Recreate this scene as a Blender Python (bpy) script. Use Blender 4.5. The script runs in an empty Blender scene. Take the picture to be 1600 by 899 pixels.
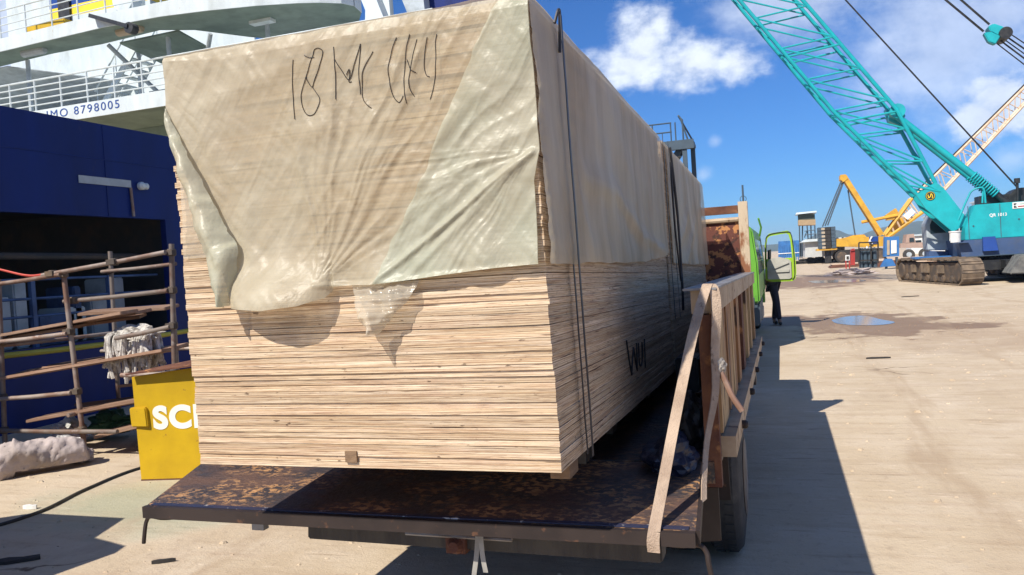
import bpy, bmesh, math, random
from mathutils import Vector, Matrix, noise
R = math.radians
random.seed(7)
sc = bpy.context.scene
COL = sc.collection

# ------------------------------------------------------------------ camera, sky, sun, exposure
cam_d = bpy.data.cameras.new('camera'); cam = bpy.data.objects.new('camera', cam_d); COL.objects.link(cam)
cam_d.sensor_width = 36.0; cam_d.lens = 1243.4/1600*36.0
cam_d.clip_start = 0.05; cam_d.clip_end = 9000
_yaw, _pitch, _roll = .328, .0258, .0629
cam.matrix_world = (Matrix.Translation((0, 0, 1.65)) @ Matrix.Rotation(_yaw, 4, 'Z') @
                    Matrix.Rotation(math.pi/2-_pitch, 4, 'X') @ Matrix.Rotation(-_roll, 4, 'Z'))
sc.camera = cam
sc.render.resolution_x = 1024; sc.render.resolution_y = 575
sc.view_settings.view_transform = 'Standard'; sc.view_settings.look = 'None'
sc.view_settings.gamma = 1.0; sc.view_settings.exposure = 0.7
try: sc.view_settings.use_curve_mapping = False
except Exception: pass

SUN_TRAVEL = Vector((.385, .85, -1.0)).normalized()      # the way the light goes
to_sun = -SUN_TRAVEL
elev = math.asin(to_sun.z); azim = math.atan2(to_sun.x, to_sun.y)
sun_d = bpy.data.lights.new('sun', 'SUN'); sun_d.energy = 4.2; sun_d.angle = R(.53); sun_d.color = (1, .93, .82)
sun = bpy.data.objects.new('sun', sun_d); COL.objects.link(sun)
sun.rotation_euler = SUN_TRAVEL.to_track_quat('-Z', 'Y').to_euler(); sun.location = (-20, -60, 60)

world = bpy.data.worlds.new('World'); sc.world = world; world.use_nodes = True
def build_sky():
    nt = world.node_tree; n = nt.nodes; l = nt.links; n.clear()
    def nd(t, **k):
        a = n.new(t)
        for q, v in k.items(): setattr(a, q, v)
        return a
    def m(op, a, b=None, c=None, clamp=False):
        x = nd('ShaderNodeMath', operation=op, use_clamp=clamp)
        for i, v in enumerate((a, b, c)):
            if v is None: continue
            if isinstance(v, (int, float)): x.inputs[i].default_value = v
            else: l.new(v, x.inputs[i])
        return x.outputs[0]
    sky = nd('ShaderNodeTexSky', sky_type='NISHITA'); sky.sun_disc = False
    sky.sun_elevation = elev; sky.sun_rotation = azim % (2*math.pi)
    sky.altitude = 0; sky.air_density = 1.0; sky.dust_density = .1; sky.ozone_density = 4.0
    tc = nd('ShaderNodeTexCoord'); sep = nd('ShaderNodeSeparateXYZ'); l.new(tc.outputs['Generated'], sep.inputs[0])
    vy = m('MAXIMUM', m('ABSOLUTE', sep.outputs[1]), .12)
    gx = m('DIVIDE', sep.outputs[0], vy); gz = m('DIVIDE', sep.outputs[2], vy)
    back = m('LESS_THAN', sep.outputs[1], 0)               # behind the camera the layout is mirrored, it goes on
    comb = nd('ShaderNodeCombineXYZ'); l.new(gx, comb.inputs[0]); l.new(gz, comb.inputs[1]); l.new(back, comb.inputs[2])
    def fbm(scale, detail, rough=.55, off=0):
        t = nd('ShaderNodeTexNoise'); t.inputs['Scale'].default_value = scale; t.inputs['Detail'].default_value = detail
        t.inputs['Roughness'].default_value = rough
        mp = nd('ShaderNodeMapping'); mp.inputs['Location'].default_value = (off, off*.7, 0); mp.inputs['Scale'].default_value = (1, 1.35, 1)
        l.new(comb.outputs[0], mp.inputs[0]); l.new(mp.outputs[0], t.inputs['Vector']); return t.outputs['Fac']
    n1 = fbm(9, 8, .6); n2 = fbm(26, 6, .6, 3.1); n3 = fbm(3.2, 5, .6, 7.7)
    warp = m('ADD', m('MULTIPLY', m('SUBTRACT', n1, .5), 1.9), m('MULTIPLY', m('SUBTRACT', n2, .5), 1.25))
    def blob(c, rx, rz):                                   # 1 at the centre, 0 at the rim
        dx = m('DIVIDE', m('SUBTRACT', gx, c[0]), rx); dz = m('DIVIDE', m('SUBTRACT', gz, c[1]), rz)
        return m('SUBTRACT', 1, m('SQRT', m('ADD', m('MULTIPLY', dx, dx), m('MULTIPLY', dz, dz))))
    def union(bs):
        r = bs[0]
        for b in bs[1:]: r = m('MAXIMUM', r, b)
        return r
    def mask(field, lo, hi):
        mr = nd('ShaderNodeMapRange', interpolation_type='SMOOTHSTEP'); mr.inputs[1].default_value = lo; mr.inputs[2].default_value = hi
        l.new(field, mr.inputs[0]); return mr.outputs[0]
    main = union([blob((-0.145, 0.266), .05, .055), blob((-0.166, 0.24), .085, .036), blob((-0.088, 0.239), .075, .048),
                  blob((-0.04, 0.228), .05, .035), blob((-0.128, 0.286), .024, .034)])
    main = mask(m('ADD', main, warp), -.02, .95)
    right = union([blob((0.233, 0.153), .055, .055), blob((0.213, 0.131), .04, .04)])
    right = m('MULTIPLY', mask(m('ADD', right, warp), .0, .85), .85)
    small = union([blob((-0.068, 0.136), .014, .012), blob((-0.086, 0.099), .016, .015), blob((0.248, 0.082), .05, .03)])
    small = m('MULTIPLY', mask(m('ADD', small, m('MULTIPLY', warp, .9)), .1, 1.2), .35)
    veil = union([blob((0.192, 0.208), .17, .12), blob((0.021, 0.285), .12, .06), blob((0.159, 0.191), .05, .04), blob((0.236, 0.243), .1, .05)])
    veil = m('MULTIPLY', mask(m('ADD', veil, m('MULTIPLY', warp, .6)), -.05, .9), .55)
    left = union([blob((-1.151, 0.467), .3, .3), blob((-0.948, 0.374), .2, .16)])
    left = m('MULTIPLY', mask(m('ADD', left, m('MULTIPLY', warp, .6)), .0, .8), .75)
    fill_clouds = m('MULTIPLY', mask(m('ADD', n3, m('MULTIPLY', m('SUBTRACT', n1, .5), .35)), .49, .70), .85)
    out = union([m('MAXIMUM', m('SUBTRACT', m('ABSOLUTE', m('ADD', gx, .25)), .95), 0), m('MAXIMUM', m('SUBTRACT', gz, .55), 0), back])
    fill_clouds = m('MULTIPLY', fill_clouds, m('MINIMUM', m('MULTIPLY', out, 4), 1))  # added clouds out of view only, cover raised to brighten the shade
    cl = union([main, right, small, veil, left, fill_clouds])
    cl = m('MULTIPLY', cl, mask(sep.outputs[2], .01, .06))
    shade = m('ADD', .72, m('MULTIPLY', n2, .5))
    ccol = nd('ShaderNodeMixRGB'); ccol.blend_type = 'MULTIPLY'; ccol.inputs[0].default_value = 1
    ccol.inputs[1].default_value = (6.3, 6.9, 7.9, 1); l.new(shade, ccol.inputs[2])
    tint = nd('ShaderNodeMixRGB'); tint.blend_type = 'MULTIPLY'; tint.inputs[0].default_value = 1
    tint.inputs[2].default_value = (.21, .47, .82, 1); l.new(sky.outputs[0], tint.inputs[1])
    mix = nd('ShaderNodeMixRGB'); l.new(cl, mix.inputs[0]); l.new(tint.outputs[0], mix.inputs[1]); l.new(ccol.outputs[0], mix.inputs[2])
    bg = nd('ShaderNodeBackground'); bg.inputs['Strength'].default_value = .091
    l.new(mix.outputs[0], bg.inputs[0]); o = nd('ShaderNodeOutputWorld'); l.new(bg.outputs[0], o.inputs[0])
build_sky()

# ------------------------------------------------------------------ materials
def material(name, base, rough=.7, second=None, scale=6.0, thresh=(.45, .6), detail=6, stretch=(1, 1, 1), metal=0, spec=.5,
             bump=0.0, bscale=40.0, third=None, tscale=20.0, tthresh=(.58, .66), vary=0.0, coords='Object', rough2=None, patchy=0):
    mt = bpy.data.materials.new(name); mt.use_nodes = True
    nt = mt.node_tree; n = nt.nodes; l = nt.links
    b = n['Principled BSDF']; b.inputs['Roughness'].default_value = rough; b.inputs['Metallic'].default_value = metal
    b.inputs['Specular IOR Level'].default_value = spec
    c4 = lambda c: (c[0], c[1], c[2], 1)
    tc = n.new('ShaderNodeTexCoord'); mp = n.new('ShaderNodeMapping'); l.new(tc.outputs[coords], mp.inputs[0]); mp.inputs['Scale'].default_value = stretch
    info = n.new('ShaderNodeObjectInfo'); ad = n.new('ShaderNodeVectorMath'); ad.operation = 'MULTIPLY_ADD'
    cb = n.new('ShaderNodeCombineXYZ'); l.new(info.outputs['Random'], cb.inputs[0]); l.new(info.outputs['Random'], cb.inputs[1])
    ad.inputs[1].default_value = (37, 61, 0); l.new(cb.outputs[0], ad.inputs[0]); l.new(mp.outputs[0], ad.inputs[2])
    def nz(s, d=detail, off=0):
        t = n.new('ShaderNodeTexNoise'); t.inputs['Scale'].default_value = s; t.inputs['Detail'].default_value = d
        t.inputs['Roughness'].default_value = .6; l.new(ad.outputs[0], t.inputs['Vector']); return t.outputs['Fac']
    def ramp(f, lo, hi):
        r = n.new('ShaderNodeMapRange'); r.inputs[1].default_value = lo; r.inputs[2].default_value = hi; l.new(f, r.inputs[0]); return r.outputs[0]
    rgb = n.new('ShaderNodeRGB'); rgb.outputs[0].default_value = c4(base); cur = rgb.outputs[0]
    def mixin(cur, col, f, mode='MIX'):
        x = n.new('ShaderNodeMixRGB'); x.blend_type = mode; l.new(f, x.inputs[0]); l.new(cur, x.inputs[1]); x.inputs[2].default_value = c4(col); return x.outputs[0]
    f2 = None
    if second: f2 = ramp(nz(scale), *thresh); cur = mixin(cur, second, f2)
    if third:
        tf = ramp(nz(tscale), *tthresh)
        if patchy:
            mu = n.new('ShaderNodeMath'); mu.operation = 'MULTIPLY'; l.new(tf, mu.inputs[0]); l.new(ramp(nz(patchy), .44, .60), mu.inputs[1]); tf = mu.outputs[0]
        cur = mixin(cur, third, tf)
    # a little unevenness on everything
    x = n.new('ShaderNodeMixRGB'); x.blend_type = 'MULTIPLY'; x.inputs[0].default_value = .35; l.new(cur, x.inputs[1])
    g = n.new('ShaderNodeMapRange'); g.inputs[1].default_value = .3; g.inputs[2].default_value = .7; g.inputs[3].default_value = .6; g.inputs[4].default_value = 1.25
    l.new(nz(2.7, 8), g.inputs[0]); l.new(g.outputs[0], x.inputs[2]); cur = x.outputs[0]
    if vary:
        hs = n.new('ShaderNodeHueSaturation'); mr = n.new('ShaderNodeMapRange'); mr.inputs[3].default_value = 1-vary; mr.inputs[4].default_value = 1+vary
        l.new(info.outputs['Random'], mr.inputs[0]); l.new(mr.outputs[0], hs.inputs['Value']); l.new(cur, hs.inputs['Color']); cur = hs.outputs[0]
    l.new(cur, b.inputs['Base Color'])
    if rough2 is not None and f2 is not None:
        mr = n.new('ShaderNodeMapRange'); mr.inputs[3].default_value = rough; mr.inputs[4].default_value = rough2; l.new(f2, mr.inputs[0]); l.new(mr.outputs[0], b.inputs['Roughness'])
    if bump:
        bp = n.new('ShaderNodeBump'); bp.inputs['Strength'].default_value = bump; bp.inputs['Distance'].default_value = .01
        l.new(nz(bscale, 5), bp.inputs['Height']); l.new(bp.outputs[0], b.inputs['Normal'])
    return mt
M = {}
M['navy'] = material('navy_hull_paint', (.0015, .015, .135), .5, (.002, .011, .095), 1.2, (.45, .7), stretch=(1, 1, .3), bump=.15, bscale=3, spec=.25, third=(.05, .04, .06), tscale=6, tthresh=(.68, .76))
M['white'] = material('white_ship_paint', (.56, .62, .63), .45, (.46, .51, .50), 1.5, (.5, .75), stretch=(1, 1, .4), third=(.36, .27, .17), tscale=7, tthresh=(.68, .76))
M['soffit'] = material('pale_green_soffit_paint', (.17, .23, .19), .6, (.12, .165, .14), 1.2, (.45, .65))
M['ship_grey'] = material('ship_grey_paint', (.42, .47, .50), .55, (.32, .36, .38), 2)
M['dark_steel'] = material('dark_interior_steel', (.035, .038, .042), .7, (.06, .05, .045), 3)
M['black'] = material('black_paint', (.012, .013, .015), .5, (.03, .03, .03), 5)
M['funnel_blue'] = material('funnel_blue_paint', (.01, .05, .24), .4)
M['funnel_yellow'] = material('funnel_yellow_paint', (.85, .60, .03), .45)
M['interior_blue'] = material('interior_blue_paint', (.05, .10, .22), .6, (.03, .06, .14), 3)
M['turquoise'] = material('turquoise_crane_paint', (.006, .37, .41), .45, (.008, .31, .35), 1.5, (.45, .7), third=(.03, .26, .26), tscale=9, tthresh=(.68, .76))
M['crane_blue'] = material('slate_blue_paint', (.05, .09, .19), .45, (.07, .10, .17), 2)
M['track'] = material('dusty_track_steel', (.21, .155, .105), .85, (.10, .075, .055), 4, (.4, .65), bump=.5, bscale=12)
M['track_dark'] = material('greasy_track_frame', (.07, .055, .045), .8, (.15, .10, .06), 3, (.45, .65), bump=.3, bscale=10)
M['ballast'] = material('concrete_counterweight', (.16, .16, .15), .85, (.10, .10, .10), 3)
M['yellow'] = material('yellow_crane_paint', (.66, .36, .03), .5, (.5, .27, .03), .8)
M['boom_white'] = material('weathered_cream_boom_paint', (.62, .50, .38), .6, (.55, .36, .22), 1.2)
M['glass'] = material('dark_window_glass', (.02, .028, .035), .08, spec=.8)
M['plain_white'] = material('plain_white_paint', (.78, .79, .78), .5, (.68, .68, .66), 3)
M['red'] = material('red_cabinet_paint', (.36, .035, .03), .5)
M['blue'] = material('bright_blue_paint', (.035, .16, .42), .5, (.03, .13, .34), 1.5)
M['post_rust'] = material('flaking_cream_rust', (.50, .40, .28), .8, (.24, .10, .045), 7, (.52, .60), stretch=(1, 1, .4), third=(.60, .48, .33), tscale=12, tthresh=(.58, .63), bump=.5)
M['gate_back'] = material('rusty_gate_panel_gap_shade', (.10, .05, .028), .8, (.17, .09, .045), 5, (.45, .6), stretch=(1, 1, .3), third=(.08, .04, .02), tscale=10, tthresh=(.58, .65), bump=.5)  # rust, with the shade of the stake gaps put into its colour
M['rust'] = material('rusted_steel', (.16, .065, .03), .85, (.09, .03, .018), 5, (.4, .6), third=(.38, .17, .06), tscale=11, tthresh=(.58, .68), bump=.5, bscale=30)
M['head_rust'] = material('rusty_headboard_paint', (.12, .035, .022), .75, (.46, .20, .07), 12, (.53, .56), third=(.05, .018, .012), tscale=13, tthresh=(.54, .6), bump=.4, bscale=25)
M['gate_wood'] = material('weathered_ochre_gate_paint', (.46, .31, .15), .75, (.30, .145, .055), 4, (.46, .58), stretch=(1, 1, .28), third=(.075, .04, .022), tscale=14, tthresh=(.55, .61), bump=.5, bscale=35, vary=.12)
M['gate_rail'] = material('chipped_beige_rail_paint', (.46, .35, .23), .7, (.36, .25, .15), 4, (.45, .62), third=(.13, .075, .045), tscale=16, tthresh=(.58, .65), bump=.3)
M['grey_rail'] = material('bare_grey_steel', (.26, .26, .27), .5, (.18, .16, .15), 6, metal=.3, bump=.2)
M['deck'] = material('worn_black_deck_plate', (.022, .02, .024), .45, (.055, .03, .022), 3, (.45, .62), third=(.24, .12, .055), tscale=28, tthresh=(.48, .56), patchy=2.5, bump=.7, bscale=45)
M['flap'] = material('worn_tailgate_plate', (.052, .043, .044), .40, (.10, .055, .04), 5, (.45, .60), stretch=(.85, 1.2, 1), third=(.46, .25, .11), tscale=42, tthresh=(.50, .545), patchy=3.4, bump=.8, bscale=40, rough2=.75, detail=10)
M['flap_edge'] = material('dark_channel_steel', (.034, .024, .021), .55, (.022, .016, .015), 4, third=(.10, .05, .03), tscale=18, tthresh=(.62, .68), spec=.3)
M['worn_white'] = material('worn_white_line', (.55, .53, .50), .5, (.03, .03, .06), 26, (.36, .42), third=(.02, .025, .06), tscale=4, tthresh=(.47, .50))
M['beam'] = material('dirty_steel_beam', (.060, .052, .042), .7, (.035, .03, .027), 4, (.45, .6), stretch=(3, 1, .5), bump=.2)
M['rubber'] = material('dusty_tyre_rubber', (.035, .033, .031), .85, (.085, .075, .062), 3, (.5, .65), bump=.3)
M['rim'] = material('grey_wheel_rim', (.12, .12, .12), .6, (.07, .05, .04), 5)
M['webbing'] = material('beige_webbing', (.46, .35, .26), .9, (.33, .24, .175), 9, (.42, .62), third=(.17, .12, .085), tscale=22, tthresh=(.62, .7), bump=.6, bscale=160)
M['grey_web'] = material('grey_webbing', (.33, .32, .29), .9, (.24, .23, .21), 9)
M['steel_band'] = material('dark_steel_band', (.05, .048, .052), .45, metal=.4)
M['bearer'] = material('rough_timber', (.27, .17, .095), .8, (.17, .105, .06), 6, stretch=(1, .3, 2), bump=.4)
M['sign_yellow'] = material('yellow_board_paint', (.54, .345, .004), .5, (.46, .285, .004), 2.5, (.4, .7), third=(.20, .10, .03), tscale=17, tthresh=(.68, .72))
M['letter_white'] = material('white_lettering_paint', (.82, .80, .74), .6)
M['letter_blue'] = material('blue_lettering_paint', (.015, .055, .24), .5)
M['marker'] = material('black_marker_ink', (.012, .012, .014), .6)
M['scaf_tube'] = material('rusty_scaffold_tube', (.25, .205, .175), .6, (.17, .095, .065), 3, (.45, .6), stretch=(1, 1, 1), third=(.38, .34, .31), tscale=6, tthresh=(.6, .7), metal=.15, vary=.25)
M['scaf_plank'] = material('weathered_scaffold_plank', (.24, .14, .09), .85, (.32, .21, .145), 3, (.45, .65), stretch=(.4, 4, 4), bump=.5, vary=.2)
M['yellow_pipe'] = material('yellow_pipe_paint', (.42, .36, .03), .5)
M['rope'] = material('dirty_white_rope', (.58, .55, .50), .95, (.30, .27, .24), 14, (.45, .62), bump=1, bscale=60)
M['rubble'] = material('broken_concrete', (.43, .365, .345), .9, (.31, .26, .235), 3, (.45, .65), third=(.12, .10, .09), tscale=22, tthresh=(.66, .72), bump=.7, bscale=30)
M['tarp_green'] = material('green_tarp', (.02, .10, .05), .6, (.015, .06, .035), 4)
M['sack'] = material('white_sack', (.5, .5, .47), .8, (.36, .35, .33), 5)
M['foil'] = material('crumpled_foil', (.6, .6, .62), .3, metal=.5)
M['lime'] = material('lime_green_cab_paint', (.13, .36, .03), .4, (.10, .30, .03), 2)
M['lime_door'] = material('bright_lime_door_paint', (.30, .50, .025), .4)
M['trim'] = material('beige_door_trim', (.42, .41, .36), .6, (.36, .35, .31), 3)
M['denim'] = material('dark_denim', (.02, .024, .04), .9)
M['shirt'] = material('white_cotton', (.75, .76, .8), .9)
M['skin'] = material('brown_skin', (.30, .16, .09), .6)
M['hair'] = material('black_hair', (.01, .01, .01), .7)
M['blue_bag'] = material('dark_blue_plastic', (.006, .010, .03), .45, (.010, .016, .042), 5)
M['pink'] = material('faded_pink_truck_paint', (.36, .25, .20), .7)
M['hut_wall'] = material('pale_grey_render', (.46, .48, .48), .8)
M['hut_dark'] = material('dark_green_cladding', (.05, .07, .055), .8)
M['hut_timber'] = material('tan_timber', (.36, .25, .14), .8)
M['roof_tin'] = material('pale_tin_roof', (.55, .62, .66), .5)
M['plate'] = material('stacked_rusty_plate', (.16, .07, .045), .85, (.11, .05, .035), 2)
M['green_paint'] = material('pale_green_paint', (.22, .42, .32), .7)
M['blue_steel'] = material('dark_blue_grey_steel', (.05, .08, .11), .55)
M['char'] = material('dark_scrap', (.03, .027, .025), .9, bump=.5)
M['hill'] = material('wooded_hill', (.05, .085, .05), .95, (.035, .06, .035), .02, (.4, .6), third=(.09, .10, .06), tscale=.06)
M['red_rope'] = material('red_hose', (.5, .07, .05), .6)
M['barrel'] = material('brown_beige_tarp', (.4, .33, .24), .8)

def ply_material():
    mt = bpy.data.materials.new('raw_plywood_edge'); mt.use_nodes = True; nt = mt.node_tree; n = nt.nodes; l = nt.links
    b = n['Principled BSDF']; b.inputs['Roughness'].default_value = .8; b.inputs['Specular IOR Level'].default_value = .2
    tc = n.new('ShaderNodeTexCoord'); info = n.new('ShaderNodeObjectInfo')
    cb = n.new('ShaderNodeCombineXYZ'); [l.new(info.outputs['Random'], cb.inputs[i]) for i in range(3)]
    def coords(s, k):
        mp = n.new('ShaderNodeVectorMath'); mp.operation = 'MULTIPLY'; mp.inputs[1].default_value = s; l.new(tc.outputs['Object'], mp.inputs[0])
        a = n.new('ShaderNodeVectorMath'); a.operation = 'MULTIPLY_ADD'; a.inputs[1].default_value = (k, k*1.7, k*.3); l.new(cb.outputs[0], a.inputs[0]); l.new(mp.outputs[0], a.inputs[2]); return a.outputs[0]
    def nz(v, s, d):
        t = n.new('ShaderNodeTexNoise'); t.inputs['Scale'].default_value = s; t.inputs['Detail'].default_value = d; t.inputs['Roughness'].default_value = .6; l.new(v, t.inputs['Vector']); return t.outputs['Fac']
    def mr(f, a, b_, c=0, d=1):
        r = n.new('ShaderNodeMapRange'); r.inputs[1].default_value = a; r.inputs[2].default_value = b_; r.inputs[3].default_value = c; r.inputs[4].default_value = d; l.new(f, r.inputs[0]); return r.outputs[0]
    def mix(f, a, c, mode='MIX'):
        x = n.new('ShaderNodeMixRGB'); x.blend_type = mode
        if isinstance(f, float): x.inputs[0].default_value = f
        else: l.new(f, x.inputs[0])
        if isinstance(a, tuple): x.inputs[1].default_value = (*a, 1)
        else: l.new(a, x.inputs[1])
        if isinstance(c, tuple): x.inputs[2].default_value = (*c, 1)
        else: l.new(c, x.inputs[2])
        return x.outputs[0]
    streak = nz(coords((1.2, 1.2, 230), 40), 1, 5)            # plies run along the edge
    fine = nz(coords((7, 7, 480), 90), 1, 4)
    blot = nz(coords((3, 3, 25), 23), 1, 4)
    c = mix(mr(streak, .34, .62), (.76, .625, .44), (.53, .37, .22))
    c = mix(mr(fine, .50, .70, 0, .9), c, (.36, .20, .125))
    c = mix(mr(nz(coords((2, 2, 90), 11), 1, 3), .50, .68, 0, .75), c, (.80, .66, .50))
    c = mix(mr(blot, .56, .72, 0, .65), c, (.60, .41, .28))
    sp = n.new('ShaderNodeSeparateXYZ'); l.new(tc.outputs['Object'], sp.inputs[0])
    def mth(op, a, c_):
        x = n.new('ShaderNodeMath'); x.operation = op
        for i, v in enumerate((a, c_)):
            if isinstance(v, (int, float)): x.inputs[i].default_value = v
            else: l.new(v, x.inputs[i])
        return x.outputs[0]
    lam = mth('FRACT', mth('ADD', mth('MULTIPLY', sp.outputs[2], 1/.0059), mth('MULTIPLY', nz(coords((1.5, 1.5, 0), 31), 1, 4), .9)), 0)
    c = mix(mth('MULTIPLY', mr(mth('ABSOLUTE', mth('SUBTRACT', lam, .5), 0), .20, .05), mr(nz(coords((2.5, 2.5, 160), 19), 1, 3), .40, .62, .1, .85)), c, (.30, .175, .11))
    dark = nz(coords((4, 4, 300), 71), 1, 3)
    c = mix(mr(dark, .62, .68), c, (.085, .045, .03))
    c = mix(mr(nz(coords((14, 14, 620), 57), 1, 4), .57, .66, 0, .85), c, (.22, .12, .075)); c = mix(mr(nz(coords((22, 22, 60), 83), 1, 3), .66, .72, 0, .8), c, (.10, .06, .04))
    g = mr(info.outputs['Random'], 0, 1, .72, 1.06); h = n.new('ShaderNodeHueSaturation'); l.new(c, h.inputs['Color']); l.new(g, h.inputs['Value'])
    l.new(h.outputs[0], b.inputs['Base Color'])
    bp = n.new('ShaderNodeBump'); bp.inputs['Strength'].default_value = .7; bp.inputs['Distance'].default_value = .004
    l.new(fine, bp.inputs['Height']); l.new(bp.outputs[0], b.inputs['Normal'])
    return mt
M['ply'] = ply_material()

def film_material(name, col, col2, clear_lo, clear_hi, rough=.40, ang=-.62, fine=1.0, xg=0.0):
    """thin milky builder's film: part of the light goes straight through; small creases run along one slanting direction"""
    mt = bpy.data.materials.new(name); mt.use_nodes = True; nt = mt.node_tree; n = nt.nodes; l = nt.links
    b = n['Principled BSDF']; b.inputs['Roughness'].default_value = rough; b.inputs['Specular IOR Level'].default_value = .4
    tc = n.new('ShaderNodeTexCoord'); out = n['Material Output']
    vr = n.new('ShaderNodeVectorRotate'); vr.rotation_type = 'Y_AXIS'; vr.inputs['Angle'].default_value = ang; l.new(tc.outputs['Object'], vr.inputs['Vector'])
    def nz(s, d, st=(1, 1, 1), rot=True, rg=.6):
        mp = n.new('ShaderNodeVectorMath'); mp.operation = 'MULTIPLY'; mp.inputs[1].default_value = st; l.new(vr.outputs[0] if rot else tc.outputs['Object'], mp.inputs[0])
        t = n.new('ShaderNodeTexNoise'); t.inputs['Scale'].default_value = s; t.inputs['Detail'].default_value = d; t.inputs['Roughness'].default_value = rg; l.new(mp.outputs[0], t.inputs['Vector']); return t.outputs['Fac']
    def mr(f, a, b_, c=0, d=1):
        r = n.new('ShaderNodeMapRange'); r.inputs[1].default_value = a; r.inputs[2].default_value = b_; r.inputs[3].default_value = c; r.inputs[4].default_value = d; l.new(f, r.inputs[0]); return r.outputs[0]
    def mth(op, a, c):
        x = n.new('ShaderNodeMath'); x.operation = op
        for i, v in enumerate((a, c)):
            if isinstance(v, (int, float)): x.inputs[i].default_value = v
            else: l.new(v, x.inputs[i])
        return x.outputs[0]
    f = mr(nz(2.2, 5), .38, .62)
    x = n.new('ShaderNodeMixRGB'); l.new(f, x.inputs[0]); x.inputs[1].default_value = (*col, 1); x.inputs[2].default_value = (*col2, 1)
    l.new(x.outputs[0], b.inputs['Base Color'])
    crease = nz(11, 4, (1, 1, .09)); crumple = nz(13, 6, (1, 1, 1), False, .68); layers = nz(1.0, 2, (1.2, 1.2, 62), False)
    hgt = mth('ADD', mth('MULTIPLY', crease, .70), mth('ADD', mth('MULTIPLY', crumple, .22), mth('MULTIPLY', layers, .10)))
    bp = n.new('ShaderNodeBump'); bp.inputs['Strength'].default_value = .55*fine; bp.inputs['Distance'].default_value = .022
    l.new(hgt, bp.inputs['Height']); l.new(bp.outputs[0], b.inputs['Normal'])
    tl = n.new('ShaderNodeBsdfTranslucent'); l.new(x.outputs[0], tl.inputs[0]); m2 = n.new('ShaderNodeMixShader'); m2.inputs[0].default_value = .30
    l.new(b.outputs[0], m2.inputs[1]); l.new(tl.outputs[0], m2.inputs[2])
    tr = n.new('ShaderNodeBsdfTransparent'); tr.inputs[0].default_value = (.94, .93, .87, 1)
    ms = n.new('ShaderNodeMixShader'); sx_ = n.new('ShaderNodeSeparateXYZ'); l.new(tc.outputs['Object'], sx_.inputs[0])
    l.new(mr(mth('ADD', nz(3.6, 6, (1, 1, .22)), mth('MULTIPLY', sx_.outputs[0], xg)), .36, .64, clear_lo, clear_hi), ms.inputs[0])
    l.new(m2.outputs[0], ms.inputs[1]); l.new(tr.outputs[0], ms.inputs[2]); l.new(ms.outputs[0], out.inputs[0])
    return mt
M['film'] = film_material('milky_plastic_film', (.54, .49, .365), (.53, .465, .34), .03, .46, .40, xg=.24)
M['film_green'] = film_material('doubled_plastic_film', (.47, .48, .37), (.53, .50, .385), .04, .26, .38)
M['film_side'] = film_material('milky_plastic_film_side_bounce', (.60, .51, .37), (.64, .56, .42), .10, .45, .42, 0.0, .38)  # warmer copy of the film: ground bounce put into the shaded side's colour
M['film_clear'] = film_material('clear_plastic_film', (.60, .55, .45), (.68, .62, .52), .35, .62, .15)

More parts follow.
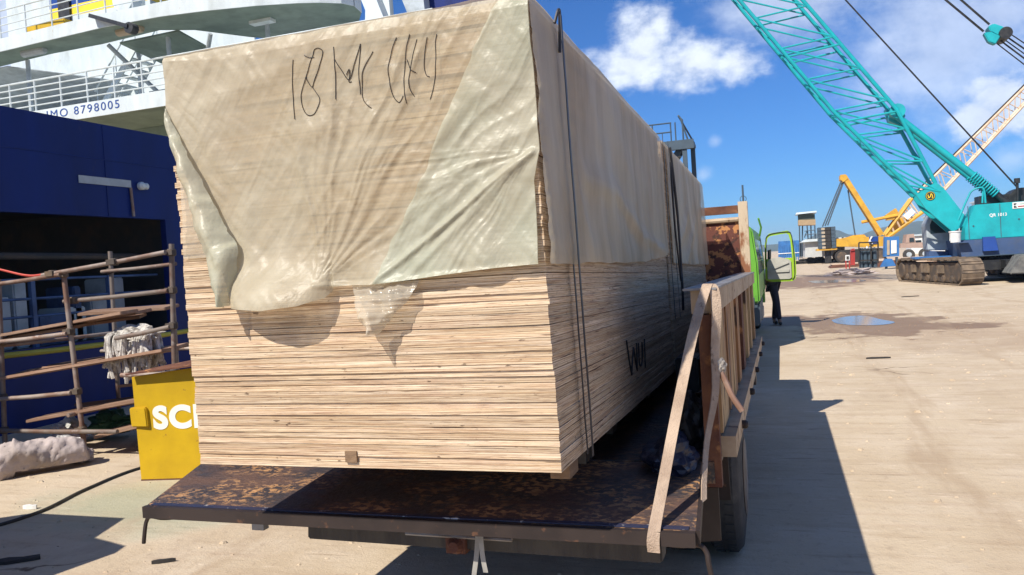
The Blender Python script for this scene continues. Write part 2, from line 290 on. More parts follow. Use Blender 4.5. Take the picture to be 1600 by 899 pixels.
# ------------------------------------------------------------------ mesh helpers
WO = {}                                                     # world place of every object's origin
class MB:
    def __init__(s): s.v = []; s.f = []
    def add(s, vs, fs):
        b = len(s.v); s.v += [tuple(p) for p in vs]; s.f += [tuple(i+b for i in f) for f in fs]; return s
    def box(s, a, b):
        x0, y0, z0 = a; x1, y1, z1 = b
        return s.add([(x0,y0,z0),(x1,y0,z0),(x1,y1,z0),(x0,y1,z0),(x0,y0,z1),(x1,y0,z1),(x1,y1,z1),(x0,y1,z1)],
                     [(0,3,2,1),(4,5,6,7),(0,1,5,4),(1,2,6,5),(2,3,7,6),(3,0,4,7)])
    def hexa(s, q, d):                                       # quad q (4 pts) pushed along d
        d = Vector(d); q = [Vector(p) for p in q]
        return s.add(q+[p+d for p in q], [(0,3,2,1),(4,5,6,7),(0,1,5,4),(1,2,6,5),(2,3,7,6),(3,0,4,7)])
    def prism(s, pts, d):
        n = len(pts); d = Vector(d); p = [Vector(q) for q in pts]
        fs = [tuple(range(n-1, -1, -1)), tuple(range(n, 2*n))]+[(i, (i+1) % n, n+(i+1) % n, n+i) for i in range(n)]
        return s.add(p+[q+d for q in p], fs)
    def beam(s, p, q, w, h, up=(0, 0, 1)):                   # rectangular bar
        p, q = Vector(p), Vector(q); t = (q-p).normalized(); sd = t.cross(Vector(up))
        if sd.length < 1e-4: sd = t.cross(Vector((0, 1, 0)))
        sd.normalize(); u = sd.cross(t); a = sd*w/2; c = u*h/2
        return s.add([p-a-c, p+a-c, p+a+c, p-a+c, q-a-c, q+a-c, q+a+c, q-a+c], [(0,3,2,1),(4,5,6,7),(0,1,5,4),(1,2,6,5),(2,3,7,6),(3,0,4,7)])
    def tube(s, pts, r, n=8, r2=None):
        pts = [Vector(p) for p in pts]; k = len(pts); rings = []
        t0 = (pts[1]-pts[0]).normalized(); u = t0.orthogonal().normalized()
        for i, p in enumerate(pts):
            t = (pts[min(i+1, k-1)]-pts[max(i-1, 0)]).normalized()
            u = (u-t*u.dot(t)).normalized(); w = t.cross(u)
            rr = r if r2 is None else r+(r2-r)*i/(k-1)
            rings.append([p+(u*math.cos(2*math.pi*j/n)+w*math.sin(2*math.pi*j/n))*rr for j in range(n)])
        b = [q for rg in rings for q in rg]
        fs = [tuple(range(n-1, -1, -1)), tuple((k-1)*n+j for j in range(n))]
        for i in range(k-1):
            for j in range(n): fs.append((i*n+j, i*n+(j+1) % n, (i+1)*n+(j+1) % n, (i+1)*n+j))
        return s.add(b, fs)
    def ribbon(s, pts, side, w, th=.004):                    # flat strap, width direction per point or one
        pts = [Vector(p) for p in pts]; k = len(pts); vs = []; fs = []
        for i, p in enumerate(pts):
            sd = Vector(side[i] if isinstance(side, list) else side).normalized()*w/2
            t = (pts[min(i+1, k-1)]-pts[max(i-1, 0)]).normalized(); nn = t.cross(sd).normalized()*th/2
            vs += [p-sd-nn, p+sd-nn, p+sd+nn, p-sd+nn]
        for i in range(k-1):
            for j in range(4): fs.append((i*4+j, i*4+(j+1) % 4, i*4+4+(j+1) % 4, i*4+4+j))
        fs += [(3, 2, 1, 0), tuple(4*(k-1)+j for j in range(4))]
        return s.add(vs, fs)
    def lathe(s, c, axis, prof, n=24):                       # prof: (along, radius)
        c = Vector(c); ax = Vector(axis).normalized(); u = ax.orthogonal().normalized(); w = ax.cross(u); k = len(prof)
        vs = [c+ax*a+(u*math.cos(2*math.pi*j/n)+w*math.sin(2*math.pi*j/n))*r for a, r in prof for j in range(n)]
        fs = [tuple(range(n-1, -1, -1)), tuple((k-1)*n+j for j in range(n))]
        for i in range(k-1):
            for j in range(n): fs.append((i*n+j, i*n+(j+1) % n, (i+1)*n+(j+1) % n, (i+1)*n+j))
        return s.add(vs, fs)
    def build(s, name, mat, parent=None, smooth=False, origin=None, bevel=0):
        if parent is not None: w = WO[parent]
        else: w = Vector(origin) if origin is not None else Vector((0, 0, 0))
        me = bpy.data.meshes.new(name); me.from_pydata([Vector(v)-w for v in s.v], [], s.f); me.update()
        bm = bmesh.new(); bm.from_mesh(me); bmesh.ops.recalc_face_normals(bm, faces=bm.faces)
        if bevel: bmesh.ops.bevel(bm, geom=bm.edges[:], offset=bevel, segments=2, affect='EDGES', clamp_overlap=True)
        bm.to_mesh(me); bm.free()
        if smooth:
            for p in me.polygons: p.use_smooth = True
        me.materials.append(M[mat] if isinstance(mat, str) else mat)
        o = bpy.data.objects.new(name, me); COL.objects.link(o)
        if parent is not None: o.parent = parent
        else: o.location = w
        WO[o] = w
        return o
def smooth_by_angle(o, ang=40):
    me = o.data
    for p in me.polygons: p.use_smooth = True
    try: me.set_sharp_from_angle(angle=R(ang))
    except Exception: pass
    return o
def thing(name, loc, label, cat, group=None):
    o = bpy.data.objects.new(name, None); COL.objects.link(o); o.empty_display_size = .2
    o.location = loc; WO[o] = Vector(loc); o['label'] = label; o['category'] = cat
    if group: o['group'] = group
    return o
def tag(o, label=None, cat=None, group=None, kind=None):
    if label: o['label'] = label
    if cat: o['category'] = cat
    if group: o['group'] = group
    if kind: o['kind'] = kind
    return o
def copy_tree(o, parent=None):
    c = o.copy(); COL.objects.link(c); WO[c] = WO[o]
    if parent is not None: c.parent = parent
    for ch in list(o.children): copy_tree(ch, c)
    return c
def lettering(name, txt, size, mat, parent, origin, xdir, ydir, bold=0.0, spacing=1.0, th=.002, width=None):
    cu = bpy.data.curves.new(name, 'FONT'); cu.body = txt; cu.size = size; cu.offset = bold; cu.extrude = th; cu.space_character = spacing
    tmp = bpy.data.objects.new('t', cu); COL.objects.link(tmp); bpy.context.view_layer.update()
    me = bpy.data.meshes.new_from_object(tmp.evaluated_get(bpy.context.evaluated_depsgraph_get())); bpy.data.objects.remove(tmp)
    xd = Vector(xdir).normalized(); yd = Vector(ydir); yd = (yd-xd*yd.dot(xd)*0).normalized(); zd = xd.cross(yd).normalized()
    k = 1.0
    if width: 
        xs = [v.co.x for v in me.vertices]; k = width/(max(xs)-min(xs))
    w = WO[parent]; og = Vector(origin)
    for v in me.vertices: v.co = og+xd*v.co.x*k+yd*v.co.y+zd*v.co.z-w
    me.materials.clear(); me.materials.append(M[mat]); me.name = name
    o = bpy.data.objects.new(name, me); COL.objects.link(o); o.parent = parent; WO[o] = w
    return o
def lerp(a, b, t): return tuple(x+(y-x)*t for x, y in zip(a, b))
def catmull(pts, k=6):
    pts = [Vector(p) for p in pts]; out = []
    for i in range(len(pts)-1):
        p0 = pts[max(i-1, 0)]; p1 = pts[i]; p2 = pts[i+1]; p3 = pts[min(i+2, len(pts)-1)]
        for j in range(k):
            t = j/k
            out.append(.5*((2*p1)+(p2-p0)*t+(2*p0-5*p1+4*p2-p3)*t*t+(3*p1-p0-3*p2+p3)*t**3))
    return out+[pts[-1]]
def lump(name, mat, c, size, seed, parent=None, sub=3, amp=.25, freq=2.0, flat=True, origin=None):
    bm = bmesh.new(); bmesh.ops.create_icosphere(bm, subdivisions=sub, radius=1)
    for v in bm.verts:
        d = noise.noise(v.co*freq+Vector((seed*7.1, seed*3.3, seed)))*amp+noise.noise(v.co*freq*3+Vector((seed, 2, 5)))*amp*.4
        p = v.co*(1+d); v.co = Vector((p.x*size[0], p.y*size[1], max(p.z, -.5 if flat else -9)*size[2]))
    mb = MB(); mb.v = [tuple(v.co+Vector(c)) for v in bm.verts]; bm.verts.index_update(); mb.f = [tuple(v.index for v in f.verts) for f in bm.faces]; bm.free()
    return mb.build(name, mat, parent, origin=origin if origin is not None else c)

# ------------------------------------------------------------------ the ground, puddles, hills
def ground_material():
    mt = bpy.data.materials.new('dusty_concrete_yard'); mt.use_nodes = True; nt = mt.node_tree; n = nt.nodes; l = nt.links
    b = n['Principled BSDF']; b.inputs['Specular IOR Level'].default_value = .25
    geo = n.new('ShaderNodeNewGeometry'); sep = n.new('ShaderNodeSeparateXYZ'); l.new(geo.outputs['Position'], sep.inputs[0])
    def nz(s, d, st=(1, 1, 1), rot=0, rough=.6):
        mp = n.new('ShaderNodeMapping'); mp.inputs['Scale'].default_value = st; mp.inputs['Rotation'].default_value = (0, 0, rot); l.new(geo.outputs['Position'], mp.inputs[0])
        t = n.new('ShaderNodeTexNoise'); t.inputs['Scale'].default_value = s; t.inputs['Detail'].default_value = d; t.inputs['Roughness'].default_value = rough; l.new(mp.outputs[0], t.inputs['Vector']); return t.outputs['Fac']
    def mr(f, a, b_, c=0, d=1):
        r = n.new('ShaderNodeMapRange'); r.inputs[1].default_value = a; r.inputs[2].default_value = b_; r.inputs[3].default_value = c; r.inputs[4].default_value = d; l.new(f, r.inputs[0]); return r.outputs[0]
    def mth(op, a, c):
        x = n.new('ShaderNodeMath'); x.operation = op
        for i, v in enumerate((a, c)):
            if isinstance(v, (int, float)): x.inputs[i].default_value = v
            else: l.new(v, x.inputs[i])
        return x.outputs[0]
    def mix(f, a, c, mode='MIX'):
        x = n.new('ShaderNodeMixRGB'); x.blend_type = mode
        if isinstance(f, float): x.inputs[0].default_value = f
        else: l.new(f, x.inputs[0])
        for i, q in ((1, a), (2, c)):
            if isinstance(q, tuple): x.inputs[i].default_value = (*q, 1)
            else: l.new(q, x.inputs[i])
        return x.outputs[0]
    def patch(c, rx, ry, noise_f, amp, lo, hi, rot=0):
        dx = mth('SUBTRACT', sep.outputs[0], c[0]); dy = mth('SUBTRACT', sep.outputs[1], c[1])
        if rot:
            cs, sn = math.cos(rot), math.sin(rot)
            ex = mth('ADD', mth('MULTIPLY', dx, cs), mth('MULTIPLY', dy, sn)); ey = mth('SUBTRACT', mth('MULTIPLY', dy, cs), mth('MULTIPLY', dx, sn)); dx, dy = ex, ey
        dx = mth('DIVIDE', dx, rx); dy = mth('DIVIDE', dy, ry)
        r = mth('SUBTRACT', 1, mth('SQRT', mth('ADD', mth('MULTIPLY', dx, dx), mth('MULTIPLY', dy, dy)), 0))
        r = mth('ADD', r, mth('MULTIPLY', mth('SUBTRACT', noise_f, .5), amp))
        return mr(r, lo, hi)
    big = nz(.35, 6); mid = nz(1.6, 7); fine = nz(14, 8, rough=.7); grit = nz(70, 4); streak = nz(1.3, 6, (.8, 5, 1), .06); streak2 = nz(2.2, 6, (.35, 3.2, 1), -.15)
    c = mix(mr(big, .35, .65), (.455, .36, .25), (.525, .43, .31))
    c = mix(mr(mid, .45, .70, 0, .7), c, (.57, .48, .37))
    c = mix(mr(streak, .52, .72, 0, .7), c, (.385, .29, .195))
    c = mix(mr(streak2, .56, .72, 0, .5), c, (.40, .29, .21))
    c = mix(mr(fine, .56, .74, 0, .75), c, (.33, .25, .18))
    c = mix(mr(grit, .62, .72, 0, .7), c, (.20, .15, .11))
    c = mix(mr(nz(3.2, 8, (.35, 2.6, 1), .08, .72), .58, .68, 0, .8), c, (.30, .22, .15)); c = mix(mr(nz(5, 7, (.5, 1.6, 1), .3, .7), .60, .70, 0, .8), c, (.66, .55, .42))
    c = mix(mr(nz(6, 6, (1, 3, 1), 0, .7), .66, .74, 0, .85), c, (.17, .12, .085))
    warp = nz(1.1, 7)
    c = mix(patch((4.2, 6.8), 1.2, .55, nz(2, 6, (.6, 3, 1)), 2.2, .05, .6, .1), c, (.36, .20, .12))          # reddish soil
    c = mix(mth('MULTIPLY', patch((-4.7, 4.9), 1.3, .9, mid, 1.6, .0, .6), .55), c, (.25, .30, .21))              # greenish stain
    c = mix(mth('MULTIPLY', patch((3.4, 15.5), 3.4, 3.6, nz(.9, 7), 2.2, .1, .8), .55), c, (.33, .235, .16)); c = mix(mth('MULTIPLY', patch((6.0, 13.0), 1.6, 2.0, nz(1.4, 7), 2.4, .1, .5), .7), c, (.27, .18, .12))
    c = mix(mth('MULTIPLY', mr(nz(.9, 8, (1, .45, 1), .2, .68), .54, .66), .6), c, (.36, .275, .195))
    damp = patch((1.62, 18.2), 1.55, 3.1, warp, 2.2, .0, .18)
    damp2 = patch((3.0, 17.0), 1.0, 1.0, nz(2.3, 6), 2.4, .1, .3)
    damp3 = patch((1.2, 43.0), 3.6, 9.0, nz(.8, 6), 2.0, .05, .2)
    damp4 = patch((-.1, 19.6), .9, 1.8, warp, 1.8, .0, .3)
    dm = mth('MAXIMUM', mth('MAXIMUM', damp, damp2), mth('MAXIMUM', damp3, damp4))
    c = mix(mth('MULTIPLY', dm, .9), c, mix(mid, (.17, .11, .07), (.26, .17, .11)))
    # tyre tracks running with the trucks, and cracks
    wob = mth('MULTIPLY', mth('SUBTRACT', nz(.22, 2), .5), 1.6)
    for x0, w in ((1.15, .16), (2.75, .17), (3.6, .2), (5.6, .2), (-3.3, .16)):
        d_ = mth('ABSOLUTE', mth('SUBTRACT', mth('ADD', sep.outputs[0], wob), x0), 0)
        c = mix(mth('MULTIPLY', mr(d_, w, w*.55, 0, .55), mr(nz(1.7, 6, (3, .5, 1)), .42, .62)), c, (.36, .265, .175))
    vo = n.new('ShaderNodeTexVoronoi'); vo.feature = 'DISTANCE_TO_EDGE'; vo.inputs['Scale'].default_value = .42
    va = n.new('ShaderNodeVectorMath'); va.operation = 'MULTIPLY_ADD'; nn = n.new('ShaderNodeTexNoise'); nn.inputs['Scale'].default_value = 1.4; nn.inputs['Detail'].default_value = 7
    l.new(geo.outputs['Position'], nn.inputs['Vector']); l.new(nn.outputs['Color'], va.inputs[0]); va.inputs[1].default_value = (.9, .9, 0); l.new(geo.outputs['Position'], va.inputs[2]); l.new(va.outputs[0], vo.inputs['Vector'])
    c = mix(mth('MULTIPLY', mr(vo.outputs['Distance'], .010, .003), mr(nz(.5, 4), .57, .66)), c, (.15, .105, .07))
    l.new(c, b.inputs['Base Color'])
    l.new(mr(dm, 0, 1, .9, .6), b.inputs['Roughness'])
    bp = n.new('ShaderNodeBump'); bp.inputs['Strength'].default_value = .55; bp.inputs['Distance'].default_value = .03
    hgt = mth('ADD', mth('MULTIPLY', fine, .6), mth('ADD', mth('MULTIPLY', mid, .8), mth('MULTIPLY', grit, .25)))
    l.new(hgt, bp.inputs['Height']); l.new(bp.outputs[0], b.inputs['Normal'])
    return mt
M['ground'] = ground_material()
g = MB(); g.add([(-2600, -300, 0), (2600, -300, 0), (2600, 3000, 0), (-2600, 3000, 0)], [(0, 1, 2, 3)])
tag(g.build('ground', 'ground'), kind='structure')
M['water'] = material('muddy_water', (.27, .235, .20), .09, spec=.34)
def puddle(outline):
    pts = catmull(outline+outline[:1], 5)[:-1]; mb = MB(); k = len(pts); c = sum((Vector(p) for p in pts), Vector())/k
    vs = [c]+pts; mb.add([(v[0], v[1], .006) for v in vs], [(0, 1+i, 1+(i+1) % k) for i in range(k)])
    return tag(mb.build('puddle', 'water'), kind='structure')
puddle([(0.988, 19.186, 0.006), (1.293, 19.939, 0.006), (1.744, 20.09, 0.006), (1.993, 18.895, 0.006), (2.158, 18.175, 0.006), (1.885, 17.687, 0.006), (1.409, 17.732, 0.006), (1.055, 18.334, 0.006)])
puddle([(1.184, 42.603, 0.006), (2.325, 42.669, 0.006), (3.432, 41.848, 0.006), (3.529, 39.194, 0.006), (2.404, 39.247, 0.006), (1.465, 39.769, 0.006)])
def hills():
    mb = MB(); nx, ny = 130, 14; x0, x1 = -500, 1900
    prof = [(-500, 12), (-150, 16), (-60, 18), (0, 19), (45, 20), (75, 30), (100, 45), (125, 37), (155, 26), (185, 26), (215, 38), (250, 42), (300, 46), (390, 56), (480, 50), (600, 60), (700, 40), (900, 50), (1200, 40), (1900, 30)]
    def h(x):
        for (a, p), (b, q) in zip(prof, prof[1:]):
            if a <= x <= b:
                t = (x-a)/(b-a); t = t*t*(3-2*t); return p+(q-p)*t
        return 40
    vs = []
    for j in range(ny+1):
        for i in range(nx+1):
            x = x0+(x1-x0)*i/nx; v = j/ny; y = 1500+v*700
            s = math.sin(min(v*1.25, 1)*math.pi/2); z = h(x)*s*(1+.18*noise.noise(Vector((x*.012, v*2.2, 1))))+1.5*noise.noise(Vector((x*.05, v*9, 3)))-2
            vs.append((x, y, z))
    fs = [(j*(nx+1)+i, j*(nx+1)+i+1, (j+1)*(nx+1)+i+1, (j+1)*(nx+1)+i) for j in range(ny) for i in range(nx)]
    mb.add(vs, fs); o = mb.build('hills', 'hill', smooth=True); tag(o, kind='structure')
hills()
def pebbles():
    rnd = random.Random(3); mb = MB()
    for i in range(1100):
        if i < 800: x = rnd.uniform(.3, 6); y = rnd.uniform(3.2, 22)
        else: x = rnd.uniform(-8, -1.0); y = rnd.uniform(3.2, 7.5)
        r = rnd.uniform(.004, .011)*(1+.02*y) * (2.1 if rnd.random() < .05 else 1)
        a = rnd.uniform(0, 6.28); pts = []
        for k in range(5):
            t = a+k*6.283/5; q = r*rnd.uniform(.7, 1.3); pts.append((x+math.cos(t)*q*1.5, y+math.sin(t)*q, 0))
        top = [(x+(p[0]-x)*.6, y+(p[1]-y)*.6, r*rnd.uniform(.5, .9)) for p in pts]
        mb.add(pts+top, [(5, 6, 7, 8, 9)]+[(k, (k+1) % 5, 5+(k+1) % 5, 5+k) for k in range(5)])
    tag(mb.build('gravel', 'ground'), kind='stuff')
pebbles()

# ------------------------------------------------------------------ the plywood bundles
XL, YF, ZB, HH, LEAN, TILT, WW = -1.8269, 2.1054, 1.0724, 1.3133, -.0139, .0284, 1.22
def dz(y): return .895-TILT*.55*(y-2.95)
NS = 73; PITCH = HH/NS
def FP(x, z, off=0.0): return Vector((XL+x+LEAN*z, YF-off, ZB+z+TILT*off))        # front face
def SP(y, z, off=0.0): return Vector((XL+WW+LEAN*z+off, YF+y, ZB+z-TILT*y))       # right hand face
def sheet_mesh(L, seed):
    rnd = random.Random(seed); nx, ny = 9, 10; out = []
    for i in range(nx): out.append((WW*i/nx, rnd.uniform(-.0012, .0012)))
    for j in range(ny): out.append((WW+rnd.uniform(-.0012, .0012), L*j/ny))
    for i in range(nx): out.append((WW-WW*i/nx, L))
    for j in range(ny): out.append((0, L-L*j/ny))
    k = len(out); t = .0176; mb = MB()
    wob = [rnd.uniform(-.0005, .0005) for _ in out]
    mb.add([(x, y, wob[i]) for i, (x, y) in enumerate(out)]+[(x, y, t+wob[i]*.6) for i, (x, y) in enumerate(out)],
           [tuple(range(k-1, -1, -1)), tuple(range(k, 2*k))]+[(i, (i+1) % k, k+(i+1) % k, k+i) for i in range(k)])
    me = bpy.data.meshes.new('plywood_sheet'); me.from_pydata(mb.v, [], mb.f); me.materials.append(M['ply']); return me
def bundle(y_off, L, label, seed):
    root = thing('plywood_bundle', FP(0, 0)+Vector((0, y_off, -TILT*y_off)), label, 'plywood stack', 'strapped plywood bundles on the truck bed')
    rnd = random.Random(seed); meshes = [sheet_mesh(L, seed*10+i) for i in range(6)]
    sx = sy = 0
    for i in range(NS):
        o = bpy.data.objects.new('plywood_sheet', meshes[rnd.randrange(6)]); COL.objects.link(o); o.parent = root; WO[o] = WO[root]
        if i % 9 == 0: sx, sy = rnd.uniform(-.0012, .0012), rnd.uniform(-.003, .003)
        z = i*PITCH
        o.location = (LEAN*z+sx+rnd.uniform(-.0016, .0016)+(rnd.uniform(-.0025, .0025) if rnd.random() < .15 else 0), sy+rnd.uniform(-.0035, .0035)+(rnd.uniform(0, .008) if rnd.random() < .18 else 0), z)
        o.scale = (1, 1, rnd.choice((1.0, 1.0, 1.0, .985, .965, .92)))
        o.rotation_euler = (-TILT, 0, rnd.uniform(-.0012, .0012))
    return root
front = bundle(0, 2.42, 'near raw plywood bundle, its sunlit end towards the tailgate', 1)
rear = bundle(2.52, 2.30, 'far raw plywood bundle standing behind the first against the rusty headboard', 2)
for rt, ys in ((front, (.80, 1.30, 1.85, 2.25)), (rear, (2.6, 3.3, 4.0, 4.7))):
    for y in ys:
        m = MB(); a = SP(y, 0); x0, x1 = XL+.06, XL+WW-.13
        m.box((x0, a.y, dz(a.y)+.004 if a.y > 2.95 else .888), (x1, a.y+.11, a.z-.004)); m.build('bearer', 'bearer', rt)
m = MB(); m.box((-.685, 2.26, 1.012), (-.625, 2.36, 1.06)); m.build('bearer', 'bearer', front)
m = MB(); m.box(tuple(FP(.545, .018, .0065)), tuple(FP(.585, .052, -.004))); m.build('spacer_block', 'bearer', front)
def side_band(rt, y, z0, z1, off, w=.014, wob=.004, seed=0):
    m = MB(); rnd = random.Random(seed); pts = []
    for i in range(13):
        z = z0+(z1-z0)*i/12; pts.append(SP(y+rnd.uniform(-wob, wob), z, off))
    m.ribbon(pts, (0, 1, 0), w, .0022); m.build('steel_band', 'steel_band', rt)
side_band(front, .222, .0, HH+.012, .040, .016, .003, 1); side_band(front, .25, 0, .62, .016, .012, .002, 2)
side_band(front, 2.34, .30, HH+.010, .040, .014, .004, 3); side_band(rear, 2.60, .30, HH+.010, .036, .012, .006, 4)
def band_tail(rt, pts, r=.006):
    m = MB(); m.tube(catmull([SP(*p) for p in pts], 6), r, 6); m.build('loose_band', 'steel_band', rt)
band_tail(front, [(.222, HH-.01, .02), (.235, HH+.03, .03), (.25, HH+.02, .03), (.252, HH-.09, .022)], .005)
band_tail(rear, [(2.55, HH-.12, .05), (2.53, HH-.45, .05), (2.60, HH-.72, .05), (2.66, HH-.80, .05), (2.70, HH-.55, .05), (2.67, HH-.15, .04)])
band_tail(rear, [(2.64, HH-.02, .04), (2.69, HH-.4, .05), (2.68, HH-.8, .05), (2.72, HH-.98, .04)], .008)
m = MB()
for st in ([(1.057, 0.285), (1.08, 0.209), (1.116, 0.137)], [(1.116, 0.137), (1.157, 0.196), (1.198, 0.244)], [(1.198, 0.244), (1.217, 0.19), (1.248, 0.14)], [(1.248, 0.14), (1.266, 0.196), (1.279, 0.255)], [(1.325, 0.251), (1.309, 0.171), (1.344, 0.15), (1.393, 0.178), (1.411, 0.249)], [(1.48, 0.257), (1.467, 0.197), (1.45, 0.129)]):
    m.tube(catmull([SP(p[0], p[1], .0055) for p in st], 4), .0035, 5)
m.build('marking', 'marker', front)

# ------------------------------------------------------------------ the plastic sheeting
def segdist(p, a, b):
    a, b, p = Vector(a), Vector(b), Vector(p); ab = b-a; t = max(0, min(1, (p-a).dot(ab)/max(ab.length_squared, 1e-9)))
    return (p-a-ab*t).length, t
FOLDS = []
def fold(a, b, w, h, s=0.0): FOLDS.append((Vector(a), Vector(b), w, h, s))
K = (0.519, 0.557)
K2 = (1.218, 0.893)
for a, b, w, h in (((0.699, 0.552),(1.21, 0.886),.010,.012), ((0.805, 0.563),(1.214, 0.882),.012,.007), ((0.085, 1.128),(0.499, 1.233),.03,.005), ((0.088, 1.168),(0.272, 0.805),.03,.005), ((0.433, 1.027),(0.803, 1.022),.03,.005), ((0.699, 0.55),(1.199, 0.573),.012,.010), (K,(0.699, 0.55),.008,.010)):
    fold(a, b, w, h)
def ridged(p): return (1-abs(noise.noise(p))*2.2)
def fan(x, z, c, a0, a1, soft, k, amp, rmax, seed):
    dx, dz_ = x-c[0], z-c[1]; r = math.hypot(dx, dz_)
    if r < 1e-4: return 0.0
    th = math.atan2(dz_, dx)
    if th < -1.6: th += 2*math.pi
    m_ = max(0, min(1, (th-a0)/soft))*max(0, min(1, (a1-th)/soft)); m_ *= min(1, r/.06)*max(0, 1-(r/rmax)**2)
    if m_ <= 0: return 0.0
    w = noise.noise(Vector((th*2, r*4, seed+9)))*.12
    v = ridged(Vector(((th+w)*k, r*1.3, seed)))*.6+ridged(Vector(((th+w)*k*2.3, r*2.0, seed+3)))*.4
    return amp*m_*max(-.3, v)*min(1, .35+r*1.5)
BOT = [(-0.024, 1.12), (-0.014, 1.088), (0.06, 0.905), (0.142, 0.724), (0.205, 0.572), (0.218, 0.502), (0.359, 0.49), (0.475, 0.499), (0.543, 0.519), (0.569, 0.551), (0.635, 0.553), (0.699, 0.55), (0.825, 0.558), (0.967, 0.569), (1.103, 0.577), (1.199, 0.58)]
def bot(x):
    if x <= BOT[0][0]: return BOT[0][1]
    for a, b in zip(BOT, BOT[1:]):
        if a[0] <= x <= b[0]: return a[1]+(b[1]-a[1])*(x-a[0])/max(b[0]-a[0], 1e-6)
    return BOT[-1][1]
LIP0, LIP1 = (0.208, 0.527)[0], (0.543, 0.511)[0]
def film_off(x, z):
    d = .009
    for a, b, w, h, s in FOLDS:
        r, t = segdist((x, z), a, b)
        if r < 3.5*w: d += h*math.exp(-(r/w)**2)*(.55+.45*math.sin(math.pi*min(max(t, .03), .97)))
    q = Vector((x*6+z*4.2, z*3.2-x*1.4, .3))
    d += .006*(noise.noise(q)+.6*noise.noise(q*2.3)+.3*noise.noise(q*5.1)); d += .0026*abs(noise.noise(Vector((x*24+z*22, (z-x)*7, 2))))
    d += fan(x, z, K, .35, 1.95, .35, 5.5, .016, 1.6, 1)+fan(x, z, K2, 2.9, 4.3, .3, 6.0, .010, .62, 5)
    d += .0035*max(0, ridged(Vector(((x*.80-z*.6)*17, (x*.6+z*.8)*2.2, 11)))-.25)
    b = bot(x); e = z-b                                       # hangs free near its hem
    free = math.exp(-(e/.10)**2)
    if LIP0-.03 < x < LIP1+.02:
        k = math.sin(math.pi*max(0, min(1, (x-LIP0+.03)/(LIP1-LIP0+.05)))); d += .10*k**.6*math.exp(-(e/.11)**2)
    elif x > LIP1: d += .018*free*(1+.6*noise.noise(Vector((x*9, 0, 4))))
    return max(d, .0075)
def film_front(root):
    nx, nz = 260, 200; mb = MB(); vs = []
    for j in range(nz+1):
        for i in range(nx+1):
            x = -.006+(WW+.018)*i/nx; b = bot(max(x, 0)); v = j/nz
            xr = x-(.022*max(0, min(1, (x-1.0)/.22)))*max(0, min(1, (.42-v)*9))       # right edge draws in towards the hem
            z = b+(HH+.006-b)*v
            if v > .97: z += .004*noise.noise(Vector((x*14, 1, 2)))
            vs.append(FP(xr, z, film_off(x, z)*min(1, .35+(1-v)*14)))
    fs = [(j*(nx+1)+i, j*(nx+1)+i+1, (j+1)*(nx+1)+i+1, (j+1)*(nx+1)+i) for j in range(nz) for i in range(nx)]
    MB().add(vs, fs).build('front_film', 'film', root, smooth=True)
    nx, nz = 110, 200; vs = []                               # second layer, its edge slanting across the end
    for j in range(nz+1):
        for i in range(nx+1):
            v = j/nz; zz = .56+(HH-.56)*v; sx = SEAM0[0]+(SEAM1[0]-SEAM0[0])*max(0, zz-SEAM0[1])/(SEAM1[1]-SEAM0[1])+.018*noise.noise(Vector((v*4, 1, 7)))+.010*noise.noise(Vector((v*16, 4, 7)))
            x = sx+(WW+.011-sx)*i/nx; b = bot(max(x, 0)); z = b+(HH+.006-b)*v
            xr = x-(.022*max(0, min(1, (x-1.0)/.22)))*max(0, min(1, (.42-v)*9))
            vs.append(FP(xr, z, (film_off(x, z)+.0035+.0025*noise.noise(Vector((x*13, z*13, 4))))*min(1, .35+(1-v)*14)))
    fs = [(j*(nx+1)+i, j*(nx+1)+i+1, (j+1)*(nx+1)+i+1, (j+1)*(nx+1)+i) for j in range(nz) for i in range(nx)]
    MB().add(vs, fs).build('doubled_film', 'film_green', root, smooth=True)
SEAM0, SEAM1 = (0.703, 0.551), (1.148, 1.313)
def film_top(root, y0, y1):
    nx, ny = 24, 40; vs = []
    for j in range(ny+1):
        for i in range(nx+1):
            x = -.008+(WW+.018)*i/nx; y = y0+(y1-y0)*j/ny
            a = SP(y, HH, 0); vs.append((XL+x+LEAN*HH, a.y, a.z+.010+.008*noise.noise(Vector((x*5, y*5, 1)))))
    fs = [(j*(nx+1)+i, j*(nx+1)+i+1, (j+1)*(nx+1)+i+1, (j+1)*(nx+1)+i) for j in range(ny) for i in range(nx)]
    return MB().add(vs, fs).build('top_film', 'film_side', root, smooth=True)
def film_side(root, y0, y1, hem, folds, rag=0.0, nm='side_film'):
    ny, nz = 130, 80; vs = []
    def hz(y):
        if y <= hem[0][0]: return hem[0][1]
        for a, b in zip(hem, hem[1:]):
            if a[0] <= y <= b[0]: return a[1]+(b[1]-a[1])*(y-a[0])/max(1e-6, b[0]-a[0])
        return hem[-1][1]
    for j in range(nz+1):
        for i in range(ny+1):
            y = y0+(y1-y0)*i/ny; b = hz(y)+.006*noise.noise(Vector((y*6, 3, 1))); v = j/nz; z = b+(HH+.008-b)*v
            d = .017
            for a, c, w, h in folds:
                r, t = segdist((y, z), a, c)
                if r < 3.5*w: d += h*math.exp(-(r/w)**2)*(.5+.5*math.sin(math.pi*t))
            q = Vector((y*3, z*3.4+y*2, 5)); d += .008*(noise.noise(q)+.5*noise.noise(q*2.7))+.004*math.exp(-((z-b)/.08)**2)
            d += .002*noise.noise(Vector((y*16, z*9, 8)))
            if rag and y-y0 < .05: d += rag*noise.noise(Vector((y*40, z*40, 2)))
            vs.append(SP(y, z, max(d, .0125)*min(1, .6+(1-v)*14)))
    fs = [(j*(ny+1)+i, j*(ny+1)+i+1, (j+1)*(ny+1)+i+1, (j+1)*(ny+1)+i) for j in range(nz) for i in range(ny)]
    return MB().add(vs, fs).build(nm, 'film_side', root, smooth=True)
